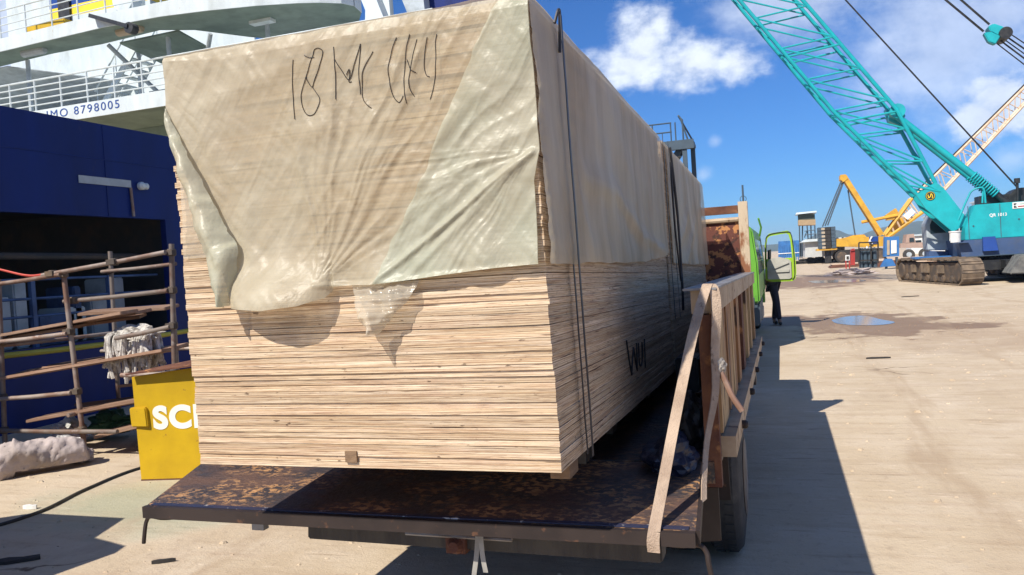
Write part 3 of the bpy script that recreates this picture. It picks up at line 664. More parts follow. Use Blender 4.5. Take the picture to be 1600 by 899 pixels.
cover = thing('plastic_sheet', FP(.6, HH), 'milky plastic sheet with black handwriting, draped over the near plywood bundle', 'plastic cover', 'plastic sheets over the plywood')
film_front(cover); film_top(cover, -.008, 2.44)
film_side(cover, -.009, 2.42, [(0.024, 0.58), (0.225, 0.581), (0.475, 0.59), (0.955, 0.595), (1.548, 0.608), (2.167, 0.644), (2.375, 0.669)],
          [((0.476, 0.879), (1.056, 0.871), .05, .012), ((0.995, 0.877), (1.586, 0.698), .04, .014), ((1.599, 0.728), (2.295, 0.661), .03, .012), ((0.292, 0.947), (0.529, 0.615), .04, .008), ((1.95, 1.1), (1.858, 0.675), .05, .008), ((0.851, 1.295), (1.429, 0.919), .08, .010)], .006)
cover2 = thing('plastic_sheet', SP(3.6, HH), 'smaller milky plastic sheet over the far plywood bundle beyond the dark gap', 'plastic cover', 'plastic sheets over the plywood')
film_top(cover2, 2.52, 4.84)
film_side(cover2, 2.60, 4.93, [(2.672, 0.616), (3.518, 0.617), (4.958, 0.633)],
          [((3.0, .75), (3.6, 1.0), .04, .014), ((3.2, .6), (4.0, .95), .04, .014), ((3.9, .55), (4.2, 1.1), .05, .012), ((3.1, .55), (3.2, .8), .03, .010), ((4.5, .6), (4.5, 1.1), .05, .01)])
# rolled left hem of the front film, its loose lower flap, and the torn strip along the corner
def strip(name, mat, left, right, offs, crumple, seed, nu=12, nv=44, base=.012):
    L, Rr = catmull([(*p, 0) for p in left], 8), catmull([(*p, 0) for p in right], 8); vs = []
    for j in range(nv+1):
        t = j/nv; a = L[min(int(t*(len(L)-1)), len(L)-1)]; b = Rr[min(int(t*(len(Rr)-1)), len(Rr)-1)]
        for i in range(nu+1):
            u = i/nu; p = a.lerp(b, u)
            d = base+offs*(math.sin(math.pi*(.12+.8*u))**.7)*min(1, .08+2.2*t)*(.45+.55*t)+crumple*noise.noise(Vector((p.x*20, p.y*14, seed)))+crumple*.5*noise.noise(Vector((p.x*55, p.y*40, seed)))
            vs.append(FP(p.x, p.y, max(d, .008)))
    fs = [(j*(nu+1)+i, j*(nu+1)+i+1, (j+1)*(nu+1)+i+1, (j+1)*(nu+1)+i) for j in range(nv) for i in range(nu)]
    return MB().add(vs, fs).build(name, mat, cover, smooth=True)
strip('rolled_hem', 'film_green', [(-0.009, 1.156), (-0.001, 1.087), (0.052, 0.916), (0.101, 0.758), (0.145, 0.622), (0.184, 0.507)], [(-0.004, 1.155), (0.038, 1.076), (0.119, 0.93), (0.192, 0.781), (0.244, 0.676), (0.206, 0.511)], .085, .018, 3)
strip('loose_flap', 'film_clear', [(0.626, 0.554), (0.635, 0.515), (0.656, 0.458), (0.69, 0.405)], [(0.846, 0.557), (0.821, 0.513), (0.78, 0.47), (0.707, 0.405)], .075, .030, 9, 18, 34)
0 and strip('torn_patch', 'film_green', [(0.989, 1.307), (0.895, 1.012), (0.76, 0.765), (0.696, 0.561)], [(1.221, 1.298), (1.215, 1.044), (1.21, 0.781), (1.199, 0.584)], .004, .010, 15, 40, 80, .020)
strip('side_scrap', 'film_clear', [(0.022, 0.919), (0.022, 0.826), (0.011, 0.671)], [(0.06, 0.901), (0.123, 0.773), (0.149, 0.668)], .004, .003, 21, 8, 16, .009)
m = MB()
for st in ([(0.488, 1.239), (0.481, 1.203), (0.476, 1.155), (0.474, 1.106), (0.475, 1.063)], [(0.529, 1.246), (0.54, 1.239), (0.56, 1.236)],
           [(0.556, 1.244), (0.562, 1.259), (0.577, 1.261), (0.59, 1.251), (0.586, 1.233), (0.572, 1.2), (0.554, 1.167), (0.543, 1.151), (0.532, 1.167), (0.528, 1.183), (0.537, 1.201), (0.547, 1.226), (0.556, 1.244)],
           [(0.527, 1.183), (0.512, 1.153), (0.502, 1.129), (0.503, 1.1), (0.514, 1.076), (0.528, 1.068), (0.546, 1.073), (0.56, 1.093), (0.565, 1.114), (0.555, 1.133), (0.543, 1.151)],
           [(0.628, 1.257), (0.628, 1.227), (0.627, 1.182), (0.623, 1.139), (0.62, 1.104)], [(0.629, 1.22), (0.645, 1.189), (0.665, 1.158), (0.686, 1.196), (0.713, 1.255)], [(0.714, 1.255), (0.708, 1.219), (0.701, 1.172), (0.7, 1.126), (0.7, 1.11)],
           [(0.659, 1.173), (0.67, 1.187), (0.669, 1.17), (0.664, 1.152), (0.673, 1.151)], [(0.754, 1.226), (0.733, 1.202), (0.716, 1.174), (0.708, 1.14), (0.706, 1.106), (0.715, 1.083), (0.733, 1.065)],
           [(0.832, 1.255), (0.815, 1.219), (0.801, 1.171), (0.802, 1.128), (0.808, 1.09), (0.826, 1.069), (0.842, 1.085)], [(0.875, 1.257), (0.861, 1.221), (0.851, 1.173), (0.846, 1.128), (0.847, 1.088), (0.849, 1.063)],
           [(0.896, 1.24), (0.884, 1.209), (0.871, 1.158), (0.863, 1.129), (0.864, 1.101), (0.873, 1.081)], [(0.859, 1.188), (0.871, 1.157), (0.885, 1.147)],
           [(0.929, 1.24), (0.917, 1.204), (0.91, 1.165), (0.915, 1.137), (0.927, 1.129)], [(0.958, 1.245), (0.951, 1.223), (0.95, 1.184), (0.947, 1.139), (0.937, 1.094), (0.925, 1.064)]):
    pts = catmull([(p[0], p[1], 0) for p in st], 7)
    m.tube([FP(p.x, p.y, film_off(p.x, p.y)+.0018) for p in pts], .0012, 5)
m.build('handwriting', 'marker', cover)

# ------------------------------------------------------------------ the flatbed truck that carries the load
truck = thing('flatbed_truck', (-1.3, 5.2, 0), 'rusty flatbed truck loaded with plywood, tailgate lowered', 'truck')
m = MB(); a, b = 2.95, 7.32
m.hexa([(-2.50, a, dz(a)-.08), (-.27, a, dz(a)-.08), (-.27, a, dz(a)), (-2.50, a, dz(a))], (0, b-a, dz(b)-dz(a))); dk = m.build('deck', 'deck', truck)
# tailgate hinged to the bed and sloping down to the rear
rl, rr, hl, hr = Vector((-2.266, 2.315, .855)), Vector((-.275, 2.315, .855)), Vector((-2.47, 2.94, .892)), Vector((-.315, 2.94, .892))
m = MB(); n_ = Vector((0, 0, -.036)); q = [rl, rr, hr, hl]
m.add(q+[p+n_ for p in q], [(0,1,2,3),(7,6,5,4),(0,4,5,1),(1,5,6,2),(2,6,7,3),(3,7,4,0)]); tg = m.build('tailgate', 'flap', truck)
m = MB(); m.beam(rl+Vector((0, -.011, -.019)), rr+Vector((0, -.011, -.022)), .020, .042); m.build('edge_channel', 'flap_edge', tg)
m = MB(); m.beam(rl+Vector((.02, .012, .0035)), rr+Vector((-.02, .012, .0035)), .022, .004); m.build('worn_edge_strip', 'worn_white', tg)
m = MB(); m.beam(rr+Vector((.006, 0, -.019)), rr.lerp(hr, .8)+Vector((.006, 0, -.019)), .012, .040); m.build('side_channel', 'flap_edge', tg)
for p, s in ((rl, -1), (rr, 1)):
    m = MB(); e = p+Vector((0, .02, -.048))
    m.tube(catmull([e+Vector((-s*.10, .0, 0)), e+Vector((-s*.05, 0, -.004)), e+Vector((s*.005, 0, .0)), e+Vector((s*.025, 0, -.02)), e+Vector((s*.03, -.005, -.05)), e+Vector((s*.04, -.005, -.115 if s > 0 else -.10))], 5), .0075, 7); m.build('latch_hook', 'flap_edge', tg)
m = MB(); m.box((-1.85, 2.37, .765), (-1.80, 2.40, .817)); m.build('bracket', 'grey_rail', tg)
m = MB(); m.hexa([(-1.676, 2.45, 0.713), (-0.398, 2.45, 0.7), (-0.398, 2.45, 0.775), (-1.671, 2.45, 0.777)], (0, .09, 0)); m.build('rear_bumper', 'beam', truck, bevel=.006)
m = MB(); m.tube([(-1.266, 2.43, 0.779), (-1.267, 2.43, 0.761), (-0.882, 2.43, 0.757), (-0.88, 2.43, 0.78)], .006, 6); m.build('plate_holder', 'grey_rail', truck)
m = MB(); m.box((-1.12, 2.43, .70), (-1.05, 2.55, .757)); m.lathe((-1.085, 2.41, .728), (0, 1, 0), [(0, .018), (.02, .03), (.03, .03)], 12); m.build('tow_block', 'rust', truck)
for x in (-1.75, -.85):
    m = MB(); m.box((x-.04, 2.95, .62), (x+.04, 8.6, .80)); m.build('chassis_rail', 'beam', truck)
m = MB(); m.box((-1.85, 2.75, .64), (-.5, 2.88, .80)); m.build('rear_crossmember', 'flap_edge', truck)
# side gates: end post, panel, ribs, top rail, sill
def gate(s):
    X = -.25 if s > 0 else -2.50
    gz = lambda y, z: z-TILT*.45*(y-3.0)
    def slab(name, y0, y1, z0, z1, x0, x1, mat, par=truck):
        m = MB(); xa, xb = sorted((X+s*x0, X+s*x1))
        m.add([(xa, y0, gz(y0, z0)), (xb, y0, gz(y0, z0)), (xb, y1, gz(y1, z0)), (xa, y1, gz(y1, z0)), (xa, y0, gz(y0, z1)), (xb, y0, gz(y0, z1)), (xb, y1, gz(y1, z1)), (xa, y1, gz(y1, z1))],
              [(0,3,2,1),(4,5,6,7),(0,1,5,4),(1,2,6,5),(2,3,7,6),(3,0,4,7)])
        return m.build(name, mat, par)
    pan = slab('side_gate', 3.02, 7.22, .97, 1.44, -.035, -.015, 'gate_back')
    ys = [(3.03, 3.42), (3.52, 3.80), (3.86, 4.10), (4.32, 4.52), (4.85, 5.05), (5.45, 5.65), (6.05, 6.25), (6.75, 6.95)]
    for i, (y0, y1) in enumerate(ys):
        o = slab('stake', y0, y1, .985, 1.435, -.0145, .012, 'rust' if i == 4 else 'gate_wood', pan)
        if i == 4: o['label'] = 'rust brown stake'
    slab('top_rail', 2.99, 7.25, 1.435, 1.52, -.075, .016, 'gate_rail', pan); slab('rail_cap', 2.97, 7.26, 1.521, 1.529, -.10, .02, 'grey_rail', pan)
    slab('sill', 3.05, 7.25, .89, .968, -.03, .055, 'gate_rail', truck)
    slab('end_post', 2.955, 3.005, .80, 1.43, -.05, .004, 'rust', truck)
    for y in (3.5, 4.4, 5.3, 6.2, 7.0):
        m = MB(); m.lathe((X+s*.0555, y, gz(y, .925)), (s, 0, 0), [(0, .018), (.016, .018), (.024, .012)], 10); m.build('hinge_bolt', 'flap_edge', truck)
    m = MB(); m.box((X+s*.02-.012, 5.9, .70), (X+s*.02+.012, 6.05, .885)); m.build('gate_latch', 'flap_edge', truck)
gate(1); gate(-1)
m = MB(); m.hexa([(-.42, 2.968, .58), (-.262, 2.968, .60), (-.262, 2.968, .795), (-.42, 2.968, .795)], (0, .012, 0)); m.build('corner_plate', 'flap_edge', truck)
# headboard
hd = MB(); hd.box((-2.26, 7.36, .86), (-.345, 7.40, 1.96)); hb = hd.build('headboard', 'head_rust', truck)
m = MB(); m.box((-.342, 7.33, .84), (-.262, 7.43, 2.10)); m.build('post', 'post_rust', hb)
m = MB(); m.box((-2.34, 7.33, .84), (-2.263, 7.43, 2.10)); m.build('post', 'post_rust', hb)
m = MB(); m.box((-2.26, 7.33, 2.0), (-.345, 7.41, 2.07)); m.build('top_bar', 'rust', hb)
m = MB(); m.tube([(-2.26, 7.35, 1.935), (-.345, 7.35, 1.945)], .022, 8); m.build('tie_rail', 'gate_rail', hb)
for x in (-2.0, -1.6, -1.2, -.85):
    m = MB(); m.box((x-.03, 7.325, .9), (x+.03, 7.358, 1.9)); m.build('rib', 'head_rust', hb)
# cab (mostly hidden behind the headboard)
m = MB(); prof = [(7.62, .55), (9.35, .55), (9.42, 1.15), (9.12, 1.80), (8.95, 1.88), (7.75, 1.88), (7.62, 1.8)]
m.prism([(-2.12, y, z) for y, z in prof], (1.66, 0, 0)); cb = m.build('cab', 'plain_white', truck, bevel=.03)
m = MB(); m.box((-1.8, 7.605, 1.3), (-.8, 7.625, 1.7)); m.build('rear_window', 'glass', cb)
for x in (-2.125, -.465):
    m = MB(); m.prism([(x, 8.2, 1.22), (x, 9.28, 1.22), (x, 9.08, 1.72), (x, 8.2, 1.74)], (.01, 0, 0)); m.build('side_window', 'glass', cb)
m = MB(); m.hexa([(-1.98, 9.40, 1.22), (-.60, 9.40, 1.22), (-.60, 9.17, 1.72), (-1.98, 9.17, 1.72)], (0, .012, .005)); m.build('windscreen', 'glass', cb)
# wheels
def wheel(x, y, r=.40, w=.21):
    m = MB(); pr = [(0, r*.55), (.012, r*.78), (.02, r*.93), (.045, r), (w-.045, r), (w-.02, r*.93), (w-.012, r*.78), (w, r*.55)]
    m.lathe((x, y, r), (1, 0, 0), pr, 40)
    for k in range(44):                                      # tread blocks
        a = 2*math.pi*k/44
        for s in (.05, w-.09):
            c = Vector((x+s+.02, y+math.cos(a)*r, r+math.sin(a)*r)); t = Vector((0, -math.sin(a), math.cos(a)))
            m.beam(c-Vector((.022, 0, 0)), c+Vector((.022, 0, 0)), .034, .012, up=(0, math.cos(a), math.sin(a)))
    ty = m.build('wheel', 'rubber', truck); smooth_by_angle(ty, 35)
    m = MB(); m.lathe((x-.004, y, r), (1, 0, 0), [(0, r*.53), (.02, r*.5), (.05, r*.3), (w-.05, r*.3), (w-.02, r*.5), (w+.008, r*.53)], 24); rm = m.build('rim', 'rim', ty)
    m = MB(); m.lathe((x+w-.03, y, r), (1, 0, 0), [(0, .07), (.025, .065), (.03, .04)], 14); m.build('hub', 'rim', ty)
for x in (-.465, -.71, -2.46, -2.22): wheel(x, 4.58)
for x in (-.66, -2.15): wheel(x, 8.55)
m = MB(); m.tube([(-2.2, 4.58, .40), (-.4, 4.58, .40)], .06, 10); m.build('axle', 'beam', truck)
m = MB(); m.hexa([(-.56, 4.06, .42), (-.30, 4.06, .42), (-.30, 3.96, .86), (-.56, 3.96, .86)], (0, .014, 0)); m.build('mudflap', 'flap_edge', truck)
m = MB(); m.hexa([(-2.3, 4.06, .42), (-2.04, 4.06, .42), (-2.04, 3.96, .86), (-2.3, 3.96, .86)], (0, .014, 0)); m.build('mudflap', 'flap_edge', truck)
for pts in ([(-0.987, 2.4, 0.798), (-0.997, 2.4, 0.719), (-1.014, 2.4, 0.632)], [(-0.979, 2.4, 0.781), (-0.977, 2.4, 0.713), (-0.969, 2.4, 0.656)]):
    m = MB(); m.ribbon(catmull(pts, 6), (1, .1, 0), .016, .003); m.build('hanging_strap', 'grey_web', truck)

# webbing that holds the tailgate, the twist stick, things lying on the bed
m = MB(); T = Vector((-.262, 2.985, 1.535))
path = catmull([(-.395, 2.290, .795), (-.395, 2.288, .83), (-.390, 2.305, .868), (-.376, 2.39, .955), (-.344, 2.58, 1.155), (-.303, 2.80, 1.38), (-.268, 2.955, 1.52), (-.255, 2.985, 1.542), (-.238, 2.975, 1.52), (-.232, 2.955, 1.44), (-.243, 2.93, 1.30), (-.246, 2.88, 1.16), (-.272, 2.77, 1.02), (-.276, 2.64, .92), (-.274, 2.57, .865)], 6)
sd = []
for i in range(len(path)):
    t = i/(len(path)-1); a = -.15+1.3*t+.25*math.sin(t*9); sd.append((math.cos(a), math.sin(a)*.8, .15*math.sin(t*7)))
m.ribbon(path, sd, .037, .0035)
tag(m.build('webbing_strap', 'webbing', None, smooth=False, origin=T), 'beige webbing strap looped over the gate end and down to the tailgate corner', 'strap')
m = MB(); m.tube(catmull([(-.232, 2.94, 1.235), (-.212, 2.93, 1.19), (-.19, 2.91, 1.14), (-.158, 2.90, 1.09)], 5), .011, 8)
st = thing('twist_stick', (-.23, 2.94, 1.24), 'rusty twist stick tied with a knot beside the gate end', 'stick')
m.build('stick', 'scaf_tube', st); lump('knot', 'rope', (-.234, 2.945, 1.245), (.026, .026, .03), 4, st, 3, .35, 3, False)
def cloth(name, mat, c, sx, sy, h, seed, lab, cat):
    n = 34; vs = []
    for j in range(n+1):
        for i in range(n+1):
            u, v = i/n*2-1, j/n*2-1; r = math.sqrt(u*u+v*v); q = Vector((u*1.7, v*1.7, seed))
            e = max(0, 1-r*.9); z = h*(e**.6)*(.55+.8*abs(noise.noise(q))+.5*abs(noise.noise(q*2.7)))
            k = 1+.25*noise.noise(q*1.3); vs.append((c[0]+u*sx*k, c[1]+v*sy*k, c[2]+z+.006))
    fs = [(j*(n+1)+i, j*(n+1)+i+1, (j+1)*(n+1)+i+1, (j+1)*(n+1)+i) for j in range(n) for i in range(n) if (i-n/2)**2+(j-n/2)**2 < (n*.5)**2]
    return tag(MB().add(vs, fs).build(name, mat, None, smooth=True, origin=c), lab, cat)
tag(lump('plastic_bag', 'blue_bag', (-.42, 2.90, .92), (.10, .15, .075), 2, None, 4, .38, 1.3), 'crumpled dark blue plastic bag on the bed behind the strap', 'bag')
tag(lump('rubber_pad', 'black', (-.37, 3.22, .96), (.08, .10, .13), 5, None, 4, .3, 1.2), 'black rubber bundle on the bed against the side gate', 'bundle')
m = MB(); m.box((-.585, 4.42, .899), (-.46, 4.66, 1.09)); o = m.build('timber_block', 'black', None, origin=(-.52, 4.5, .9), bevel=.008); tag(o, 'black tarred timber block wedged beside the plywood on the bed', 'block')

# ------------------------------------------------------------------ the ship alongside the quay
ship = thing('ship', (-12, 16, 0), 'large white and navy ship moored behind the scaffold, ship number lettered on its deck edge', 'ship')
m = MB(); m.box((-9.10, -2, 2.72), (-9.0, 60, 4.03)); m.box((-9.10, 10.0, -1.2), (-9.0, 60, 2.719)); m.box((-9.10, -2, -1.2), (-9.0, 9.999, 1.0)); hull = m.build('hull', 'navy', ship)
m = MB(); m.box((-8.996, 8.43, 3.165), (-8.985, 9.35, 3.27)); pn = m.build('fitting_strip', 'ship_grey', hull)
m = MB(); m.lathe((-8.985, 9.52, 3.2), (1, 0, 0), [(0, .06), (.05, .06), (.08, .03)], 12); m.lathe((-8.985, 9.60, 3.2), (1, 0, 0), [(0, .05), (.05, .05), (.07, .03)], 12); m.build('lamp', 'white', hull)
for y in (5.4, 7.1, 8.9, 12.0):
    m = MB(); m.box((-9.0, y, 2.73), (-8.992, y+.02, 4.02)); m.build('plate_seam', 'navy', hull)
m = MB(); m.box((-9.0, -2, 3.52), (-8.993, 60, 3.535)); m.build('plate_seam', 'navy', hull)
m = MB(); m.tube([(-8.98, 9.33, 3.16), (-8.97, 9.34, 2.74)], .02, 6); m.build('pipe', 'scaf_tube', hull)
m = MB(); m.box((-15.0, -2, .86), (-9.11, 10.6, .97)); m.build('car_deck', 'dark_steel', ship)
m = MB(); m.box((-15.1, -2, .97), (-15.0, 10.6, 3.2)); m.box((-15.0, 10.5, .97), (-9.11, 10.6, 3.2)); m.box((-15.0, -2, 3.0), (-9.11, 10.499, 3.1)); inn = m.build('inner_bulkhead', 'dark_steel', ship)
for y in (3.0, 5.2, 7.2, 8.6, 9.4): 
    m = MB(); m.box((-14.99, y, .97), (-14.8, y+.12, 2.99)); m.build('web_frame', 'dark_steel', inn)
for y, h, d, c in ((6.15, 1.2, .3, 'white'), (7.95, .9, .2, 'ship_grey'), (8.75, .5, .35, 'white'), (9.6, .9, .25, 'ship_grey'), (5.6, .55, .5, 'interior_blue'), (7.4, .7, .5, 'ship_grey'), (8.3, .42, .6, 'interior_blue'), (9.2, .65, .3, 'ship_grey'), (6.7, .35, .4, 'interior_blue'), (8.9, .8, .14, 'interior_blue')):
    m = MB(); m.box((-10.3, y, .97), (-9.75, y+d, .97+h)); m.build('locker', c, ship, bevel=.02)
m = MB()
for z in (1.40, 1.63, 1.88): m.tube([(-9.22, 0, z), (-9.22, 9.98, z)], .018, 6)
for y in (1, 2.6, 4.2, 5.8, 7.75, 9.0): m.box((-9.25, y, .97), (-9.19, y+.06, 1.9))
m.build('inner_railing', 'interior_blue', ship)
m = MB(); m.tube([(-9.5, 0, 2.2), (-9.55, 4, 2.25), (-9.5, 9.98, 2.18)], .05, 8); m.build('cable_tray', 'dark_steel', ship)
m = MB(); m.tube(catmull([(-8.55, 6.0, 1.04), (-8.5, 6.7, 1.0), (-8.5, 8.2, .97), (-8.5, 9.9, 1.0)], 4), .035, 8); m.build('fender_pipe', 'yellow_pipe', ship)
# decks above
def deck_slab(name, plan, z0, z1, mat):
    m = MB(); m.prism([(x, y, z0) for x, y in plan], (0, 0, z1-z0)); return m.build(name, mat, ship)
low = [(-34, 20.0), (-8.5, 20.0), (-8.0, 20.6), (-8.0, 28), (-34, 28)]
def railing(path, z, h, parent, bars=5, r=.028, posts=1.05, name='railing'):
    m = MB(); P = [Vector((x, y, z)) for x, y in path]
    for b in range(bars): 
        zz = h*(b+1)/bars
        m.tube([p+Vector((0, 0, zz)) for p in P], r if b == bars-1 else r*.7, 6)
    d = 0
    for a, c in zip(P, P[1:]):
        n = max(1, round((c-a).length/posts))
        for i in range(n): q = a.lerp(c, i/n); m.tube([q, q+Vector((0, 0, h))], r*.95, 6)
    return m.build(name, 'white', parent)
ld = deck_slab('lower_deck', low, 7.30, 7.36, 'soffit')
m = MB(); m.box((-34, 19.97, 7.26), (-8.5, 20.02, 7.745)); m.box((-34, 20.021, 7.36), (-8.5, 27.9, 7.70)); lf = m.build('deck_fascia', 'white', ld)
lettering('ship_number', 'IMO 8798005', .37, 'letter_blue', ld, (-22.45, 19.962, 7.42), (1, 0, 0), (0, 0, 1), 0.0, 1.25, width=3.0)
railing([(-34, 20.06), (-8.6, 20.06)], 7.74, 1.02, ld, 5, .032, 1.1)
up = [(-34, 21.2), (-26.5, 20.4), (-24.465, 20.151), (-22.02, 20.0), (-19.65, 19.85), (-17.54, 19.906), (-16.07, 20.135), (-14.5, 20.495), (-13.3, 20.9), (-12.72, 21.18), (-12.2, 21.55), (-12.0, 21.95), (-12.12, 22.61), (-13.2, 24.2), (-15.1, 24.6), (-16.6, 23.0), (-17.6, 21.5), (-18.52, 20.97), (-21.15, 21.2), (-23.39, 21.2), (-26.1, 21.46), (-34, 22.6)]
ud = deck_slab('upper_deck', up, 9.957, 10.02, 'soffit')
fr = up[:13]
m = MB()
for (a, b) in zip(fr, fr[1:]):
    m.hexa([(a[0], a[1]-.02, 9.94), (b[0], b[1]-.02, 9.94), (b[0], b[1]-.02, 10.36), (a[0], a[1]-.02, 10.36)], (0, .04, 0))
m.prism([(x, y+.021, 10.021) for x, y in fr]+[(x, y-.05, 10.021) for x, y in up[13:]], (0, 0, .3)); m.build('deck_fascia', 'white', ud)
railing([(x, y+.08) for x, y in fr[:8]], 10.34, .98, ud, 4, .028, 1.4)
for x, y in ((-23.5, 20.6), (-19.2, 20.4)):
    m = MB(); m.lathe((x-.5, y, 9.90), (1, 0, 0), [(0, .10), (.05, .13), (.95, .13), (1.0, .1)], 10); m.build('soffit_lamp', 'barrel' if x > -20 else 'ship_grey', ud)
m = MB(); m.box((-15.6, 21.6, 9.86), (-14.8, 21.9, 9.956)); m.build('soffit_lamp', 'white', ud)
m = MB(); m.beam((-20.0, 19.75, 10.30), (-18.35, 19.55, 9.66), .28, .12); m.lathe((-18.35, 19.45, 9.62), (0, 1, 0), [(0, .17), (.25, .17)], 12); m.build('davit', 'black', ud)
# house between the decks and above
m = MB(); m.box((-34, 25.0, 7.71), (-21.5, 25.2, 9.95)); m.box((-17.9, 25.6, 7.71), (-8.2, 25.8, 9.3)); m.box((-21.4, 27.0, 7.71), (-18.0, 27.2, 8.9)); m.box((-26.5, 25.2, 9.951), (-18, 25.3, 12.7)); bk = m.build('bulkhead', 'white', ship)
for x in (-25.6, -24.2, -22.8): 
    m = MB(); m.box((x, 24.97, 8.5), (x+.8, 24.995, 9.3)); m.build('window', 'glass', bk)
m = MB(); m.prism([(-34, 21.5, 9.92), (-25.8, 21.5, 9.92), (-23.2, 23.5, 9.5), (-22.2, 24.9, 8.9), (-34, 24.9, 8.9)], (0, 0, .03)); m.build('sloping_ceiling', 'ship_grey', bk)
def stair(x0, z0, x1, z1, y, n, w):
    m = MB(); 
    for yy in (y, y+w): m.beam((x0, yy, z0), (x1, yy, z1), .06, .22)
    for i in range(n+1):
        t = i/n; p = lerp((x0, y, z0), (x1, y, z1), t); m.box((p[0]-.13, y+.03, p[2]-.025), (p[0]+.13, y+w-.03, p[2]+.025))
    for yy in (y-.02, y+w+.02): m.tube([(x0, yy, z0+.85), (x1, yy, z1+.85)], .03, 6); [m.tube([lerp((x0, yy, z0), (x1, yy, z1), t), lerp((x0, yy, z0+.85), (x1, yy, z1+.85), t)], .02, 5) for t in (.05, .5, .95)]
    return m.build('stair', 'white', ship)
stair(-22.3, 7.8, -20.3, 10.1, 21.9, 9, 1.0)
for a, b in (((-20.6, 22.2, 7.72), (-20.6, 22.2, 9.94)), ((-18.6, 21.4, 7.72), (-18.6, 21.4, 9.94)), ((-15.2, 22, 7.72), (-15.2, 22, 9.94)), ((-24.6, 21.3, 7.72), (-24.6, 21.3, 9.94)), ((-20.9, 21.2, 9.9), (-19.4, 22.5, 7.75)), ((-17.4, 22, 9.94), (-19.0, 23, 7.75)), ((-18.4, 24, 8.6), (-16.6, 24, 7.75))):
    m = MB(); m.tube([a, b], .075, 8); m.build('stanchion', 'ship_grey', ship)
m = MB(); m.prism([(-20.5, 21.3, 9.955), (-18.0, 21.2, 9.955), (-17.2, 23.6, 9.1), (-20.0, 24.2, 9.3)], (0, 0, -.06)); m.build('sloping_bracket', 'soffit', ship)
m = MB(); m.box((-18.1, 22.6, 5.2), (-17.0, 23.4, 6.95)); m.build('vent_box', 'white', ship, bevel=.06)
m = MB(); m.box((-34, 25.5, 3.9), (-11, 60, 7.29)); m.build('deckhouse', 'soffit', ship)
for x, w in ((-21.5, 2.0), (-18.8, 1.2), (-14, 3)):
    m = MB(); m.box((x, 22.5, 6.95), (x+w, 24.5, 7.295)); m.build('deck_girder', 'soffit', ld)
m = MB(); m.box((-31, 26.0, 10.0), (-28.05, 30, 19)); m.build('accommodation_block', 'white', ship)
m = MB(); m.box((-28.04, 25.5, 10.0), (-22.9, 30, 13.0)); fn = m.build('funnel_base', 'white', ship)
m = MB(); m.box((-28.04, 25.5, 13.001), (-22.9, 30, 13.45)); m.build('yellow_band', 'funnel_yellow', fn)
m = MB(); m.box((-28.04, 25.5, 13.451), (-22.9, 30, 19)); m.build('blue_band', 'funnel_blue', fn)
m = MB(); m.box((-27.5, 25.4, 11.95), (-26.9, 25.495, 14.2)); m.build('dark_doorway', 'black', fn)
m = MB(); m.box((-23.6, 20.45, 10.33), (-21.9, 20.85, 10.75)); m.build('life_locker', 'sign_yellow', ud, bevel=.03)
m = MB(); m.lathe((-21.4, 22.5, 11.9), (0, 1, 0), [(0, .45), (.3, .6), (.6, .45)], 18); m.build('dome', 'white', ud)
m = MB(); m.box((-21.9, 25.35, 10.35), (-20.6, 26.4, 14)); m.build('mast_housing', 'ship_grey', ud)
m = MB(); m.prism([(-12.047, 26, 10.671), (-12.799, 26, 12.836), (-11.531, 26, 12.605), (-11.43, 26, 10.573)], (0, 3, 0)); m.build('aft_housing', 'ship_grey', ship)
m = MB(); m.prism([(-11.949, 26.5, 10.104), (-11.753, 26.5, 12.816), (-8.501, 26.5, 12.225), (-8.676, 26.5, 9.608)], (0, 3, 0)); m.build('aft_housing', 'navy', ship)
m = MB(); m.prism([(-13.721, 25, 12.219), (-13.123, 25, 12.113), (-12.468, 25, 10.245), (-13.058, 25, 10.337)], (0, .6, 0)); m.build('raking_strut', 'white', ship)
m = MB(); m.prism([(-13.386, 25.5, 12.323), (-12.586, 25.5, 12.181), (-12.536, 25.5, 10.165), (-13.589, 25.5, 10.327)], (0, .3, 0)); m.build('aft_screen', 'white', ship)

# ------------------------------------------------------------------ scaffold, board, rubble and scraps at the quayside
scaf = thing('scaffold', (-6.8, 6.6, 0), 'rusty tube scaffold with weathered planks in front of the ship', 'scaffold')
def stube(p, q, r=.0225, mat='scaf_tube', name='tube'):
    m = MB(); mid = lerp(p, q, .5); m.tube([p, (mid[0], mid[1], mid[2]-.006), q], r, 10); return smooth_by_angle(m.build(name, mat, scaf), 40)
def coupler(p):
    m = MB(); p = Vector(p); m.lathe(p-Vector((0, 0, .035)), (0, 0, 1), [(0, .036), (.015, .043), (.055, .043), (.07, .036)], 10); m.box(tuple(p+Vector((-.05, -.055, -.025))), tuple(p+Vector((.05, -.03, .025)))); m.build('coupler', 'track_dark', scaf)
A0, A1 = (-6.80, 6.2, 0), (-6.905, 6.2, 1.88); B0, B1 = (-7.90, 6.2, 0), (-7.80, 6.2, 1.86); C0, C1 = (-5.70, 6.25, 0), (-5.572, 6.25, 2.08); D0, D1 = (-7.65, 7.5, 0), (-7.60, 7.5, 2.14); E0, E1 = (-6.75, 7.5, 0), (-6.72, 7.5, 1.7)
for a, b in ((A0, A1), (B0, B1), (C0, C1), (D0, D1), (E0, E1)): stube(a, b, .025, name='post')
